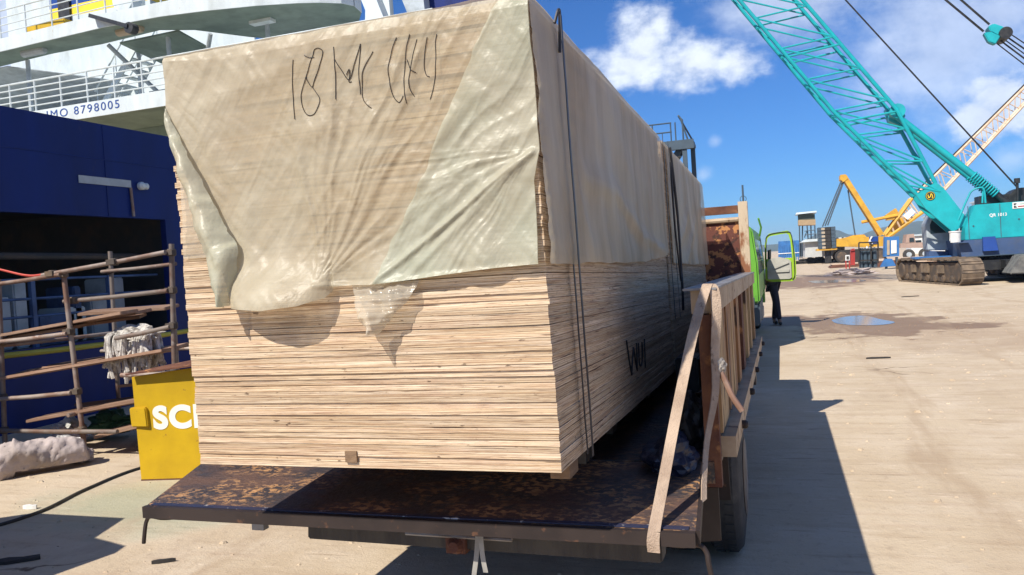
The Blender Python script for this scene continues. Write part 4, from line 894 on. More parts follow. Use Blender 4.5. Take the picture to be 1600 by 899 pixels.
for a, b in (((-7.12, 6.14, 1.865), (-5.58, 6.17, 2.0)), ((-7.95, 6.14, 1.80), (-6.88, 6.14, 1.86)), ((-7.06, 6.32, 1.585), (-5.60, 6.19, 1.63)), ((-7.9, 6.14, 1.20), (-6.86, 6.14, 1.26)), ((-7.9, 6.14, .60), (-6.86, 6.14, .66)),
             ((-6.3, 6.2, 1.19), (-5.62, 6.2, 1.28)), ((-6.2, 6.14, .83), (-5.62, 6.2, .83)), ((-8.1, 6.14, .27), (-6.30, 6.14, .27)), ((-6.88, 6.1, .44), (-6.86, 7.6, .44)), ((-7.85, 6.1, 1.16), (-7.62, 7.6, 1.16)), ((-5.6, 6.1, .80), (-5.75, 7.6, .8)), ((-7.7, 7.45, 1.9), (-6.6, 7.45, 1.93)), ((-7.8, 7.45, .95), (-6.4, 7.45, .95))):
    stube(a, b)
for p in (lerp(A0, A1, .99), lerp(A0, A1, .68), lerp(A0, A1, .355), lerp(A0, A1, .145), lerp(C0, C1, .96), lerp(C0, C1, .785), lerp(C0, C1, .62), lerp(C0, C1, .40), lerp(B0, B1, .64), lerp(B0, B1, .33), lerp(B0, B1, .14), (-7.0, 6.16, 1.875), (-6.2, 6.16, 1.945), (-6.9, 6.3, 1.59), (-7.62, 7.5, 1.9)): coupler(p)
def plank(a, b, w, th, tilt=0):
    m = MB(); m.beam(a, b, w, th, up=(0, tilt, 1)); m.build('plank', 'scaf_plank', scaf, bevel=.006)
for a, b in (((-7.95, 6.30, 1.26), (-6.25, 6.36, 1.44)), ((-7.9, 6.52, 1.28), (-6.3, 6.60, 1.43)), ((-7.95, 6.30, .80), (-5.72, 6.30, 1.05)), ((-8.0, 6.52, .82), (-5.8, 6.56, 1.06)), ((-7.7, 6.76, .84), (-5.9, 6.8, 1.05)), ((-7.55, 6.30, .36), (-5.7, 6.30, .62)), ((-7.4, 6.54, .38), (-5.6, 6.54, .62)), ((-7.2, 6.8, .4), (-5.4, 6.8, .62)), ((-6.7, 6.34, .20), (-5.9, 6.34, .36)), ((-6.7, 6.56, .20), (-5.5, 6.56, .36)), ((-7.3, 6.8, 1.44), (-6.2, 6.9, 1.45)), ((-7.95, 6.40, 1.232), (-6.9, 6.44, 1.33)), ((-7.9, 6.9, .86), (-6.3, 7.0, 1.0)), ((-7.6, 6.95, .40), (-6.2, 6.98, .52)), ((-6.6, 6.75, .22), (-5.6, 6.8, .40))):
    plank(a, b, .25, .034, random.uniform(-.12, .12))
m = MB(); m.tube(catmull([(-8.3, 6.2, 2.1), (-7.7, 6.18, 1.95), (-7.3, 6.16, 1.87), (-7.0, 6.15, 1.89)], 6), .012, 6); tag(m.build('hose', 'red_rope', None, origin=(-7.5, 6.2, 1.9)), 'thin red hose lying over the upper scaffold tube', 'hose')
def mop(c):
    rnd = random.Random(5); root = thing('rope_bundle', c, 'dirty white bundle of frayed rope hanging over a scaffold tube', 'rope')
    m = MB()
    for i in range(280):
        x = c[0]+rnd.uniform(-.25, .25); y0 = c[1]+rnd.uniform(-.06, .06); L = rnd.uniform(.16, .34) if rnd.random() < .8 else rnd.uniform(.3, .5); s = rnd.choice((-1, 1))
        pts = [(x, y0-s*.02, c[2]+rnd.uniform(-.02, .03)), (x+rnd.uniform(-.02, .02), y0+s*.07, c[2]-.02), (x+rnd.uniform(-.04, .04), y0+s*.09, c[2]-L*.5), (x+rnd.uniform(-.06, .06), y0+s*.09+rnd.uniform(-.02, .02), c[2]-L)]
        m.tube(catmull(pts, 3), rnd.uniform(.011, .021), 5)
    m.build('strands', 'rope', root); lump('matted_rope', 'rope', (c[0], c[1], c[2]-.02), (.26, .11, .10), 2, root, 4, .45, 3.5, False)
mop((-6.27, 6.42, 1.22))
board = thing('yellow_board', (-5.05, 5.45, 0), 'yellow painted steel board with white letters standing behind the tailgate', 'board')
p0, p1, p2, p3 = Vector((-5.352, 5.434, .0)), Vector((-4.55, 5.60, 0)), Vector((-4.55, 5.60, .985)), Vector((-5.372, 5.434, .905))
m = MB(); m.hexa([p0, p1, p2, p3], (-.012, .05, 0)); m.build('panel', 'sign_yellow', board)
m = MB(); m.hexa([(-5.392, 5.405, .475), (-5.235, 5.425, .470), (-5.245, 5.425, .640), (-5.402, 5.405, .640)], (-.01, .07, 0)); m.build('hinge_block', 'sign_yellow', board, bevel=.008)
bx = (p1-p0).normalized()
lettering('lettering', 'SCI', .262, 'letter_white', board, p0+bx*.155+Vector((-.0005, -.0015, .455)), bx, (0, 0, 1), .013, 1.12, width=.43)
m = MB(); m.hexa([p0+Vector((0, -.004, .0)), p1+Vector((0, -.004, 0)), p1+Vector((0, -.004, .012)), p0+Vector((0, -.004, .012))], (0, .003, 0)); m.build('worn_bottom_edge', 'rust', board)
m = MB(); m.hexa([(-5.37, 5.36, .93), (-4.5, 5.50, 1.0), (-4.5, 5.8, 1.06), (-5.30, 5.7, .95)], (0, 0, .012)); tag(m.build('rusty_sheet', 'rust', None, origin=(-4.9, 5.5, 1)), 'bent rusty steel sheet lying on top of the yellow board', 'metal sheet')
def rubble(c):
    m = MB(); ax = Vector((.42, .50, 0)).normalized(); n = 60; k = 44; vs = []
    sec = [(0, .02), (.04, .12), (.10, .17), (.2, .185), (.32, .17), (.45, .165), (.6, .15), (.72, .145), (.80, .125), (.84, .02)]
    for i in range(n+1):
        t = i/n*.84
        for (a, r0), (b, r1) in zip(sec, sec[1:]):
            if a <= t <= b+1e-6: r = r0+(r1-r0)*(t-a)/(b-a); break
        lift = .0 if t < .22 else .055
        for j in range(k):
            an = 2*math.pi*j/k; d = 1+.28*noise.noise(Vector((t*6, math.cos(an)*1.3, math.sin(an)*1.3)))+.12*noise.noise(Vector((t*19, math.cos(an)*4, math.sin(an)*4)))+.06*noise.noise(Vector((t*50, math.cos(an)*10, math.sin(an)*10)))
            lat = Vector((ax.y, -ax.x, 0)); p = Vector(c)+ax*t+lat*(math.cos(an)*r*d*.9)
            p.z = max(.0 if t < .2 else lift, r*.75+lift*.6+math.sin(an)*r*d*.95); vs.append(p)
    fs = [(i*k+j, i*k+(j+1) % k, (i+1)*k+(j+1) % k, (i+1)*k+j) for i in range(n) for j in range(k)]+[tuple(range(k)), tuple(n*k+j for j in range(k))]
    return tag(m.add(vs, fs).build('rubble', 'rubble', None, origin=c, smooth=True), 'large pinkish lump of broken concrete lying in front of the scaffold', 'rubble')
rubble((-6.98, 5.28, 0))
m = MB()
lump('concrete_lump', 'rubble', (-6.62, 5.98, .06), (.14, .10, .10), 8, None, 3, .4, 2.5); tag(bpy.data.objects['concrete_lump'], 'small broken concrete lump at the foot of the scaffold post', 'rubble')
cloth('foil_scrap', 'foil', (-7.25, 6.45, .10), .22, .16, .16, 11, 'crumpled silver foil scrap behind the concrete lump', 'foil')
m = MB(); m.tube(catmull([(-5.9, 3.4, .012), (-5.55, 4.0, .012), (-5.45, 4.5, .012), (-5.62, 5.1, .012), (-5.70, 5.8, .012), (-5.4, 6.6, .012)], 8), .013, 6); tag(m.build('cable', 'black', None, origin=(-5.5, 4.6, 0)), 'black cable lying along the ground left of the truck', 'cable')
def scrap(name, c, L, w, a, mat, lab, cat, th=.02):
    m = MB(); ca, sa = math.cos(a), math.sin(a); rnd = random.Random(int(c[0]*100)); pts = []
    for u, v in ((-1, -.5), (-.4, -.9), (.5, -.6), (1, -.2), (.7, .6), (.1, .5), (-.5, 1), (-.9, .4)):
        u *= L/2*rnd.uniform(.85, 1.1); v *= w/2*rnd.uniform(.7, 1.2); pts.append((c[0]+u*ca-v*sa, c[1]+u*sa+v*ca, .002))
    m.prism(pts, (0, 0, th)); tag(m.build(name, mat, None, origin=(c[0], c[1], 0)), lab, cat)
scrap('wood_or_shade_scrap', (-4.62, 3.66), .30, .11, .5, 'char', 'charred wood scrap lying in the shade at lower left', 'scrap')
scrap('wood_or_shade_scrap', (-3.62, 3.80), .13, .03, .5, 'char', 'short dark stick lying on the sunny ground below the tailgate hook', 'stick')
scrap('paper_scrap', (-5.64, 4.60), .12, .05, .1, 'plain_white', 'crumpled white paper scrap on the ground beside the black cable', 'paper', .03)
scrap('wood_or_shade_scrap', (1.25, 12.5), .32, .07, .1, 'char', 'dark flat piece standing for a spot of shade between the two truck shadows', 'scrap')  # flat dark piece put where there is only a spot of shade
scrap('wood_or_shade_scrap', (3.6, 26.5), .5, .12, .3, 'char', 'dark twig lying on the yard in front of the crane track', 'scrap')
scrap('wood_or_shade_scrap', (3.72, 9.0), .16, .03, -.2, 'char', 'small dark chip by the reddish soil patch', 'scrap')
# unseen block added left of the camera, shaped to cast its ground shadow
caster = thing('shadow_caster', (-6.0, 2.2, 0), 'unseen rusty block added to the left of the truck to cast a shadow', 'caster')
m = MB(); m.prism([(-7.4, 1.4, 0), (-4.98, 1.2, 0), (-4.66, 2.62, 0), (-4.70, 2.74, 0), (-5.06, 2.84, 0), (-5.20, 3.24, 0), (-6.10, 3.24, 0), (-7.4, 2.2, 0)], (0, 0, 1.5)); m.build('shell', 'rust', caster)
for x in (-7.0, -6.4, -5.8):
    m = MB(); m.beam((x, 1.30, .1), (x, 1.30, 1.45), .08, .06, (0, 1, 0)); m.build('rib', 'rust', caster)

for nm, mt, c, sz, sd, lab, cat in (('tarp_bundle', 'tarp_green', (-7.25, 7.0, .16), (.28, .18, .16), 3, 'crumpled green tarp bundle on the ground under the scaffold planks', 'tarp'), ('sack', 'sack', (-7.62, 6.75, .14), (.16, .14, .13), 6, 'pale sack slumped under the left end of the scaffold', 'sack'),
        ('cloth_bundle', 'interior_blue', (-6.35, 7.15, .15), (.30, .2, .16), 8, 'dark blue cloth bundle under the right end of the scaffold', 'cloth')):
    tag(lump(nm, mt, c, sz, sd, None, 4, .5, 2.2), lab, cat)
rnd = random.Random(12)
for i, (x, y, z, a) in enumerate(((-7.0, 6.9, .42, .1), (-6.3, 6.7, .66, .05), (-7.2, 6.6, .89, .12), (-6.9, 6.7, 1.33, .1), (-6.0, 6.5, .40, -.1))):
    c_, s_ = math.cos(a)*.45, math.sin(a)*.45; m = MB(); m.beam((x-c_, y-s_, z-.02), (x+c_, y+s_, z+.05), .12, .03, up=(0, rnd.uniform(-.3, .3), 1)); m.build('plank', 'scaf_plank', scaf, bevel=.005)

# ------------------------------------------------------------------ lime green truck and the person at its door
gt = thing('green_truck', (-1.3, 16, 0), 'lime green truck parked ahead of the loaded truck, its door open', 'truck')
GX = -.37
m = MB(); prof = [(-2.28, .80), (GX, .80), (GX, 1.45), (GX-.06, 2.02), (GX-.16, 2.12), (-2.10, 2.12), (-2.22, 2.02), (-2.28, 1.45)]
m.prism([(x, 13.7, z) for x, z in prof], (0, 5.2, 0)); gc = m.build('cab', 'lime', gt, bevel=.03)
m = MB(); m.hexa([(GX+.004, 13.74, 1.27), (GX+.004, 17.5, 1.27), (GX-.045, 17.4, 1.86), (GX-.045, 13.74, 1.86)], (.01, 0, 0)); m.build('rear_side_window', 'glass', gc)
m = MB(); m.hexa([(GX+.003, 17.6, .95), (GX+.003, 18.3, .95), (GX-.045, 18.25, 1.92), (GX-.045, 17.6, 1.92)], (.008, 0, 0)); m.build('door_opening_shade', 'black', gc)  # black sheet on the solid cab stands for the shade inside
m = MB(); m.hexa([(-2.1, 18.9, 1.3), (-.55, 18.9, 1.3), (-.6, 18.9, 2.0), (-2.05, 18.9, 2.0)], (0, .02, 0)); m.build('windscreen', 'glass', gc)
m = MB(); m.box((-2.2, 13.75, .42), (GX-.015, 16.2, .797)); m.build('fender', 'blue_steel', gt, bevel=.03)
m = MB(); m.box((GX-.04, 16.4, .64), (GX+.02, 16.85, .9)); m.build('step_panel', 'lime', gc)
for x in (-.72, -2.28):
    for y in (17.9, 12.6):
        m = MB(); m.lathe((x, y, .45), (1, 0, 0), [(0, .25), (.02, .42), (.05, .45), (.19, .45), (.22, .42), (.24, .25)], 28); w = m.build('wheel', 'rubber', gt); smooth_by_angle(w)
        m = MB(); m.lathe((x-.003, y, .45), (1, 0, 0), [(0, .24), (.05, .2), (.19, .2), (.246, .24)], 18); m.build('rim', 'rim', w)
m = MB(); m.box((-.62, 15.2, .35), (GX-.01, 16.6, .61)); m.build('fuel_tank', 'grey_rail', gt, bevel=.04)
m = MB(); m.box((-2.3, 9.9, .75), (-.45, 13.6, .9)); m.build('chassis_bed', 'blue_steel', gt)
m = MB(); m.tube([(GX-.02, 16.6, 1.95), (GX+.02, 16.5, 2.12), (GX-.02, 16.4, 2.3)], .02, 6); m.build('mirror_arm', 'lime', gc)
# the open door: outer frame with a window hole, inner trim
dy = 18.15; D = Vector((GX+.02, dy, 0))
def dp(u, z): return Vector((D.x+u*.985, dy-u*.12, z))
outer = [(0, 1.02), (.0, 1.45), (.02, 1.78), (.05, 1.95), (.12, 2.02), (.50, 2.06), (.57, 2.02), (.61, 1.85), (.645, 1.45), (.645, 1.15), (.62, 1.02), (.56, .97), (.15, .97)]
hole = [(.045, 1.47), (.06, 1.78), (.085, 1.92), (.14, 1.965), (.48, 2.0), (.525, 1.965), (.555, 1.82), (.575, 1.47)]
m = MB(); th = Vector((.0, .05, 0))
bm = bmesh.new(); ov = [bm.verts.new(dp(*p)) for p in outer]; hv = [bm.verts.new(dp(*p)) for p in hole]
es = [bm.edges.new((ov[i], ov[(i+1) % len(ov)])) for i in range(len(ov))]+[bm.edges.new((hv[i], hv[(i+1) % len(hv)])) for i in range(len(hv))]
bmesh.ops.triangle_fill(bm, edges=es, use_beauty=True); r = bmesh.ops.extrude_face_region(bm, geom=bm.faces[:]); [setattr(v, 'co', v.co+th) for v in r['geom'] if isinstance(v, bmesh.types.BMVert)]
bm.verts.index_update(); m.v = [tuple(v.co) for v in bm.verts]; m.f = [tuple(v.index for v in f.verts) for f in bm.faces]; bm.free()
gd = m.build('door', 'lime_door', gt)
m = MB(); m.prism([dp(u, z)+Vector((0, -.03, 0)) for u, z in ((.05, 1.03), (.05, 1.40), (.10, 1.47), (.32, 1.50), (.50, 1.44), (.545, 1.40), (.545, 1.05), (.5, 1.02))], (0, .028, 0)); tr = m.build('door_trim', 'trim', gd)
m = MB(); m.beam(dp(.06, 1.22)+Vector((0, -.045, 0)), dp(.50, 1.38)+Vector((0, -.045, 0)), .03, .035); m.beam(dp(.12, 1.2)+Vector((0, -.045, 0)), dp(.50, 1.2)+Vector((0, -.045, 0)), .03, .05); m.build('armrest', 'trim', tr)
m = MB(); m.tube(catmull([dp(u, z)+Vector((0, -.008, 0)) for u, z in ((.03, 1.3), (.045, 1.75), (.10, 1.985), (.50, 2.03), (.575, 1.97), (.60, 1.8), (.615, 1.45), (.61, 1.1), (.56, 1.0))], 5), .010, 6); m.build('door_seal', 'black', gd)
m = MB(); m.hexa([dp(.05, 1.35)+Vector((0, .12, 0)), dp(.13, 1.36)+Vector((0, .12, 0)), dp(.15, 1.68)+Vector((0, .12, 0)), dp(.07, 1.66)+Vector((0, .12, 0))], (0, .06, 0)); m.build('wing_mirror', 'black', gt)
def skin(name, joints, bones, mat, parent, sub=2):
    me = bpy.data.meshes.new(name); w = WO[parent]
    me.from_pydata([Vector(j[0])-w for j in joints], bones, []); o = bpy.data.objects.new(name, me); COL.objects.link(o)
    md = o.modifiers.new('skin', 'SKIN'); md.use_smooth_shade = True; sv = me.skin_vertices[0].data
    for i, j in enumerate(joints): sv[i].radius = (j[1], j[2] if len(j) > 2 else j[1])
    sv[0].use_root = True
    o.modifiers.new('sub', 'SUBSURF').levels = sub; bpy.context.view_layer.update()
    nm = bpy.data.meshes.new_from_object(o.evaluated_get(bpy.context.evaluated_depsgraph_get())); bpy.data.objects.remove(o)
    nm.materials.clear(); nm.materials.append(M[mat]); nm.name = name
    for p in nm.polygons: p.use_smooth = True
    q = bpy.data.objects.new(name, nm); COL.objects.link(q); q.parent = parent; WO[q] = w; return q
px, py = -.20, 18.60
pers = thing('person', (px, py, 0), 'person in dark trousers and white shirt leaning into the green cab', 'person')
J = [((px-.05, py, .93), .14, .12), ((px-.16, py+.02, 1.08), .14, .11), ((px-.30, py+.04, 1.24), .16, .11), ((px-.42, py+.05, 1.34), .12, .09), ((px-.50, py+.06, 1.42), .055), ((px-.57, py+.06, 1.49), .08, .09), ((px-.61, py+.06, 1.55), .085, .09),
     ((px-.02, py+.09, .86), .09), ((px+.03, py+.13, .50), .062), ((px-.03, py+.17, .10), .042), ((px+.02, py+.02, .04), .042),
     ((px-.01, py-.09, .86), .09), ((px+.05, py-.12, .50), .064), ((px+.09, py-.06, .10), .043), ((px+.10, py-.22, .04), .042),
     ((px-.40, py+.22, 1.30), .055), ((px-.52, py+.27, 1.12), .042), ((px-.62, py+.20, 1.22), .032), ((px-.68, py+.18, 1.25), .035),
     ((px-.38, py-.12, 1.28), .055), ((px-.50, py-.18, 1.10), .042), ((px-.62, py-.14, 1.20), .032), ((px-.68, py-.12, 1.24), .035)]
Bn = [(0,1),(1,2),(2,3),(3,4),(4,5),(5,6),(0,7),(7,8),(8,9),(9,10),(0,11),(11,12),(12,13),(13,14),(3,15),(15,16),(16,17),(17,18),(3,19),(19,20),(20,21),(21,22)]
skin('body', J, Bn, 'skin', pers)
g_ = .012
skin('trousers', [(J[0][0], .152, .132)]+[(J[i][0], J[i][1]+g_) for i in (7, 8, 9, 11, 12, 13)], [(0,1),(1,2),(2,3),(0,4),(4,5),(5,6)], 'denim', pers)
skin('shirt', [((px-.08, py, .99), .158, .135), (J[1][0], .155, .125), (J[2][0], .172, .125), (J[3][0], .135, .11), (J[15][0], .07), (J[16][0], .058), (J[19][0], .07), (J[20][0], .058)], [(0,1),(1,2),(2,3),(3,4),(4,5),(3,6),(6,7)], 'shirt', pers)
skin('shoe', [((px-.03, py+.19, .05), .045), ((px+.03, py-.0, .04), .042)], [(0,1)], 'black', pers); skin('shoe', [((px+.09, py-.04, .05), .045), ((px+.11, py-.24, .04), .042)], [(0,1)], 'black', pers)
lump('hair', 'hair', (px-.63, py+.06, 1.59), (.095, .10, .075), 1, pers, 3, .1, 2, False)

# ------------------------------------------------------------------ turquoise crawler crane
cr = thing('crawler_crane', (6.8, 34.4, 0), 'turquoise crawler crane with lattice boom raised to the left', 'crane')
YC = 34.4
def track(ox, oy, full=True):
    ax = Vector((-.188, .982, 0)); lat = Vector((.982, .188, 0)); L, W, Hh = 6.7, .72, .95; o = Vector((ox, oy, 0)); r = Hh/2
    m = MB(); c = o+lat*(W*.5)
    def at(u, v, z): return o+ax*u+lat*v+Vector((0, 0, z))
    m.add([at(.25, .1, .10), at(L-.25, .1, .10), at(L-.25, W-.1, .10), at(.25, W-.1, .10), at(.3, .1, .80), at(L-.3, .1, .80), at(L-.3, W-.1, .80), at(.3, W-.1, .80)], [(0,3,2,1),(4,5,6,7),(0,1,5,4),(1,2,6,5),(2,3,7,6),(3,0,4,7)])
    fr = m.build('track_frame', 'track_dark', cr)
    # rounded rectangle path, shoes one by one
    P = []; n1 = 22
    path = []
    Ls = L-2*r
    total = 2*Ls+2*math.pi*r; n = 46
    me = None
    for i in range(n):
        s = total*i/n
        if s < Ls: u, z, tu, tz = r+s, Hh-.03+.02*math.sin(s*9), 1, 0
        elif s < Ls+math.pi*r: a = (s-Ls)/r; u, z, tu, tz = L-r+math.sin(a)*r, r+math.cos(a)*r*.94, math.cos(a), -math.sin(a)
        elif s < 2*Ls+math.pi*r: u, z, tu, tz = L-r-(s-Ls-math.pi*r), .03, -1, 0
        else: a = (s-2*Ls-math.pi*r)/r; u, z, tu, tz = r-math.sin(a)*r, r-math.cos(a)*r*.94, -math.cos(a), math.sin(a)
        if me is None:
            b = MB(); b.box((-total/n*.47, 0, -.03), (total/n*.47, W, .03)); b.box((-.05, .02, .03), (-.01, W-.02, .06)); me = bpy.data.meshes.new('track_shoe'); me.from_pydata(b.v, [], b.f); me.materials.append(M['track'])
        ob = bpy.data.objects.new('track_shoe', me); COL.objects.link(ob); ob.parent = cr; WO[ob] = WO[cr]
        X = (ax*tu+Vector((0, 0, tz))).normalized(); Yv = lat; Z = X.cross(Yv)*-1
        Z = Vector((-ax.x*tz, -ax.y*tz, tu)); p = at(u, 0, z)-WO[cr]
        ob.matrix_local = Matrix(((X.x, Yv.x, Z.x, p.x), (X.y, Yv.y, Z.y, p.y), (X.z, Yv.z, Z.z, p.z), (0, 0, 0, 1)))
    for u in (.5, L-.5):
        m = MB(); m.lathe(at(u, .04, r), lat, [(0, .30), (.05, .36), (W-.13, .36), (W-.08, .30)], 20); m.build('sprocket', 'track_dark', cr)
    for i in range(7):
        m = MB(); m.lathe(at(1.1+i*.75, .03, .20), lat, [(0, .10), (.03, .15), (W-.1, .15)], 14); m.build('roller', 'track_dark', cr)
    for u, w, h in ((1.8, .5, .3), (3.2, .7, .35), (4.6, .4, .3)):
        m = MB(); m.add([at(u, .02, .42), at(u+w, .02, .42), at(u+w, .1, .42), at(u, .1, .42), at(u, .02, .42+h), at(u+w, .02, .42+h), at(u+w, .1, .42+h), at(u, .1, .42+h)], [(0,3,2,1),(4,5,6,7),(0,1,5,4),(1,2,6,5),(2,3,7,6),(3,0,4,7)]); m.build('track_bracket', 'track', cr)
track(5.88, 31.05); track(9.35, 31.7)
m = MB(); m.box((6.0, 33.0, .45), (9.4, 36.4, .80)); m.lathe((7.7, 34.8, .78), (0, 0, 1), [(0, 1.0), (.18, 1.0)], 28); m.build('carbody', 'black', cr)
Yn = 33.3
m = MB(); m.prism([(6.32, Yn, .98), (12.6, Yn, .98), (12.6, Yn, 1.58), (6.22, Yn, 1.58)], (0, 2.9, 0)); m.build('revolving_frame', 'crane_blue', cr)
m = MB(); m.prism([(6.15, Yn-.10, .955), (12.7, Yn-.10, .955), (12.7, Yn-.10, .985), (6.6, Yn-.10, .985)], (0, 3.1, 0)); m.build('walkway', 'blue_steel', cr)
P = [(6.456, 33.3, 1.609), (8.344, 33.3, 1.568), (8.396, 33.3, 2.861), (6.845, 33.3, 2.901), (6.473, 33.3, 2.01)]
zt = P[2][2]; m = MB(); m.prism([(P[0][0], Yn, 1.581), (12.6, Yn, 1.581), (12.6, Yn, zt), (P[3][0], Yn, zt), (P[4][0], Yn, P[4][2])], (0, 1.0, 0)); hs = m.build('machinery_house', 'turquoise', cr, bevel=.02)
m = MB(); m.box((7.3, Yn+1.9, 1.581), (12.6, Yn+2.9, zt)); m.build('machinery_house', 'turquoise', cr, bevel=.02)
for x in ((6.596, 33.3, 2.426), (7.626, 33.3, 2.344)):
    m = MB(); m.box((x[0]-.012, Yn-.004, 1.62), (x[0]+.012, Yn+.01, zt-.03)); m.build('panel_seam', 'blue_steel', hs)
for p in ((6.748, 33.3, 2.084), (8.21, 33.3, 2.228)):
    m = MB(); m.lathe((p[0], Yn+.01, p[2]), (0, -1, 0), [(0, .03), (.03, .03)], 10); m.build('latch', 'blue_steel', hs)
q = (7.279, 33.3, 2.384); q2 = (7.831, 33.3, 2.374)
lettering('house_number', 'QR 1013', .155, 'plain_white', hs, (q[0], Yn-.006, q[2]), (1, 0, 0), (0, 0, 1), .004, 1.1, width=q2[0]-q[0])
q = (8.023, 33.3, 2.615); m = MB(); m.box((q[0], Yn-.02, q[2]), (q[0]+.75, Yn-.004, q[2]+.23)); sg = m.build('maker_plate', 'plain_white', hs)
m = MB(); m.box((q[0]+.04, Yn-.026, q[2]+.03), (q[0]+.10, Yn-.021, q[2]+.10)); m.box((q[0]+.04, Yn-.026, q[2]+.13), (q[0]+.10, Yn-.021, q[2]+.19)); m.box((q[0]+.07, Yn-.026, q[2]+.03), (q[0]+.13, Yn-.021, q[2]+.07)); m.box((q[0]+.07, Yn-.026, q[2]+.15), (q[0]+.13, Yn-.021, q[2]+.19)); m.build('emblem', 'black', sg)
m = MB(); m.box((q[0]+.17, Yn-.026, q[2]+.05), (q[0]+.6, Yn-.021, q[2]+.09)); m.build('print_line', 'red', sg); m = MB(); m.box((q[0]+.22, Yn-.026, q[2]+.14), (q[0]+.5, Yn-.021, q[2]+.17)); m.build('print_line', 'green_paint', sg)
m = MB(); m.box((7.2, Yn+1.02, 1.6), (12.4, Yn+1.88, zt+.35)); m.lathe((8.6, Yn+1.0, zt+.1), (0, 1, 0), [(0, .45), (.9, .45)], 20); m.build('winch', 'black', cr)
m = MB(); 
for s in (0, .10): m.tube(catmull([(6.312, 33.6, 2.341), (6.664, 33.6, 3.147), (6.844, 33.6, 3.416), (7.181, 33.6, 3.457), (7.241, 33.6, 2.907)], 5) if not s else [(7.201, 33.7, 3.439), (7.158, 33.7, 2.92)], .035, 6)
m.build('handrail', 'turquoise', cr)
# cab on the far side
m = MB(); m.prism([(5.569, 35.6, 1.264), (6.344, 35.6, 1.212), (6.421, 35.6, 2.988), (5.827, 35.6, 2.935), (5.545, 35.6, 2.292)], (0, 1.2, 0)); cc = m.build('operator_cab', 'ship_grey', cr, bevel=.04)
m = MB(); m.prism([(5.687, 35.58, 1.922), (6.281, 35.58, 1.93), (6.318, 35.58, 2.792), (5.884, 35.58, 2.751), (5.68, 35.58, 2.281)], (0, .02, 0)); m.build('cab_window', 'glass', cc)
m = MB(); m.prism([(5.6, 35.6, 0.928), (6.284, 35.6, 0.885), (6.298, 35.6, 1.19), (5.614, 35.6, 1.235)], (0, 1.2, 0)); m.build('cab_base', 'crane_blue', cc)
m = MB(); m.box((5.0, 35.0, .95), (6.8, 36.2, 1.02)); m.build('catwalk', 'blue', cr)
# boom
lo0, lo1 = Vector((-1.223, 34.4, 12.029)), Vector((2.198, 34.4, 6.952)); hi0, hi1 = Vector((0.871, 34.4, 11.68)), Vector((4.438, 34.4, 6.754))
dl = (lo0-lo1).normalized(); LT = 18.0
lo_t = lo1+dl*LT; hi_t = hi1+dl*LT; lo_b = Vector((5.03, 34.4, 3.414)); hi_b = Vector((5.67, 34.4, 3.801))
HW = .62
m = MB()
for s in (-1, 1):
    o = Vector((0, s*HW, 0)); o2 = Vector((0, s*.5, 0))
    for a, b, c in ((lo_t, lo1, lo_b), (hi_t, hi1, hi_b)):
        m.tube([a+o, b+o, c+o2], .075, 8)
bo = smooth_by_angle(m.build('boom_chords', 'turquoise', cr), 40)
m = MB(); r = .034
def lo_at(t): return lo1+dl*t if t >= 0 else lo1.lerp(lo_b, -t/((lo_b-lo1).length))
def hi_at(t): return hi1+dl*t if t >= 0 else hi1.lerp(hi_b, -t/((hi_b-hi1).length))
ts = [-4.0, -2.7, -1.3]+[i*1.62 for i in range(12)]
for s in (-1, 1):
    for a, b in zip(ts, ts[1:]):
        k = Vector((0, s*HW, 0)) if a >= 0 else Vector((0, s*.56, 0))
        m.tube([lo_at(a)+k, hi_at(a+.45)+k], r, 6); m.tube([hi_at(a+.45)+k, lo_at(b)+k], r, 6)
for a, b in zip(ts, ts[1:]):
    for f in (lo_at, hi_at):
        k = HW if a >= 0 else .56
        m.tube([f(a)+Vector((0, -k, 0)), f(b)+Vector((0, k, 0))], r*.55, 6)
for t in (3.3, -.1, 10):
    for s in (-1, 1): m.tube([lo_at(t-.5)+Vector((0, s*HW, 0)), hi_at(t)+Vector((0, s*HW, 0))], r*1.15, 6)
m.build('boom_lacing', 'turquoise', bo)
plate = [(4.985, 34.4, 3.418), (5.672, 34.4, 3.85), (5.926, 34.4, 3.605), (6.68, 34.4, 2.365), (6.562, 34.4, 2.129), (6.16, 34.4, 1.914), (5.274, 34.4, 2.872)]
m = MB()
for s in (-1, 1): m.prism([(x, y+s*.52-.05, z) for x, y, z in plate], (0, .1, 0))
m.prism([(x, y-.46, z) for x, y, z in (plate[1], plate[2], plate[3], lerp(plate[3], plate[4], .3), lerp(plate[2], plate[4], .25), lerp(plate[1], plate[0], .2))], (0, .92, 0))
bp_ = m.build('boom_foot', 'turquoise', bo, bevel=.012)
e = (5.46, 33.9, 3.344); m = MB(); m.lathe((e[0], 33.83, e[2]), (0, -1, 0), [(0, .17), (.02, .17)], 24); em = m.build('emblem', 'black', bp_)
m = MB()
for k in range(24):
    a0, a1 = 2*math.pi*k/24, 2*math.pi*(k+1)/24; m.beam((e[0]+.145*math.cos(a0), 33.805, e[2]+.145*math.sin(a0)), (e[0]+.145*math.cos(a1), 33.805, e[2]+.145*math.sin(a1)), .012, .02, (0, 1, 0))
m.tube(catmull([(e[0]-.08, 33.80, e[2]+.05), (e[0]-.06, 33.80, e[2]-.07), (e[0]+.0, 33.80, e[2]-.02), (e[0]+.03, 33.80, e[2]+.08), (e[0]+.07, 33.80, e[2]+.0), (e[0]+.06, 33.80, e[2]-.09)], 4), .016, 6); m.build('emblem_mark', 'funnel_yellow', em)
a, b = Vector((6.038, 33.8, 2.563)), Vector((5.676, 33.8, 2.204))
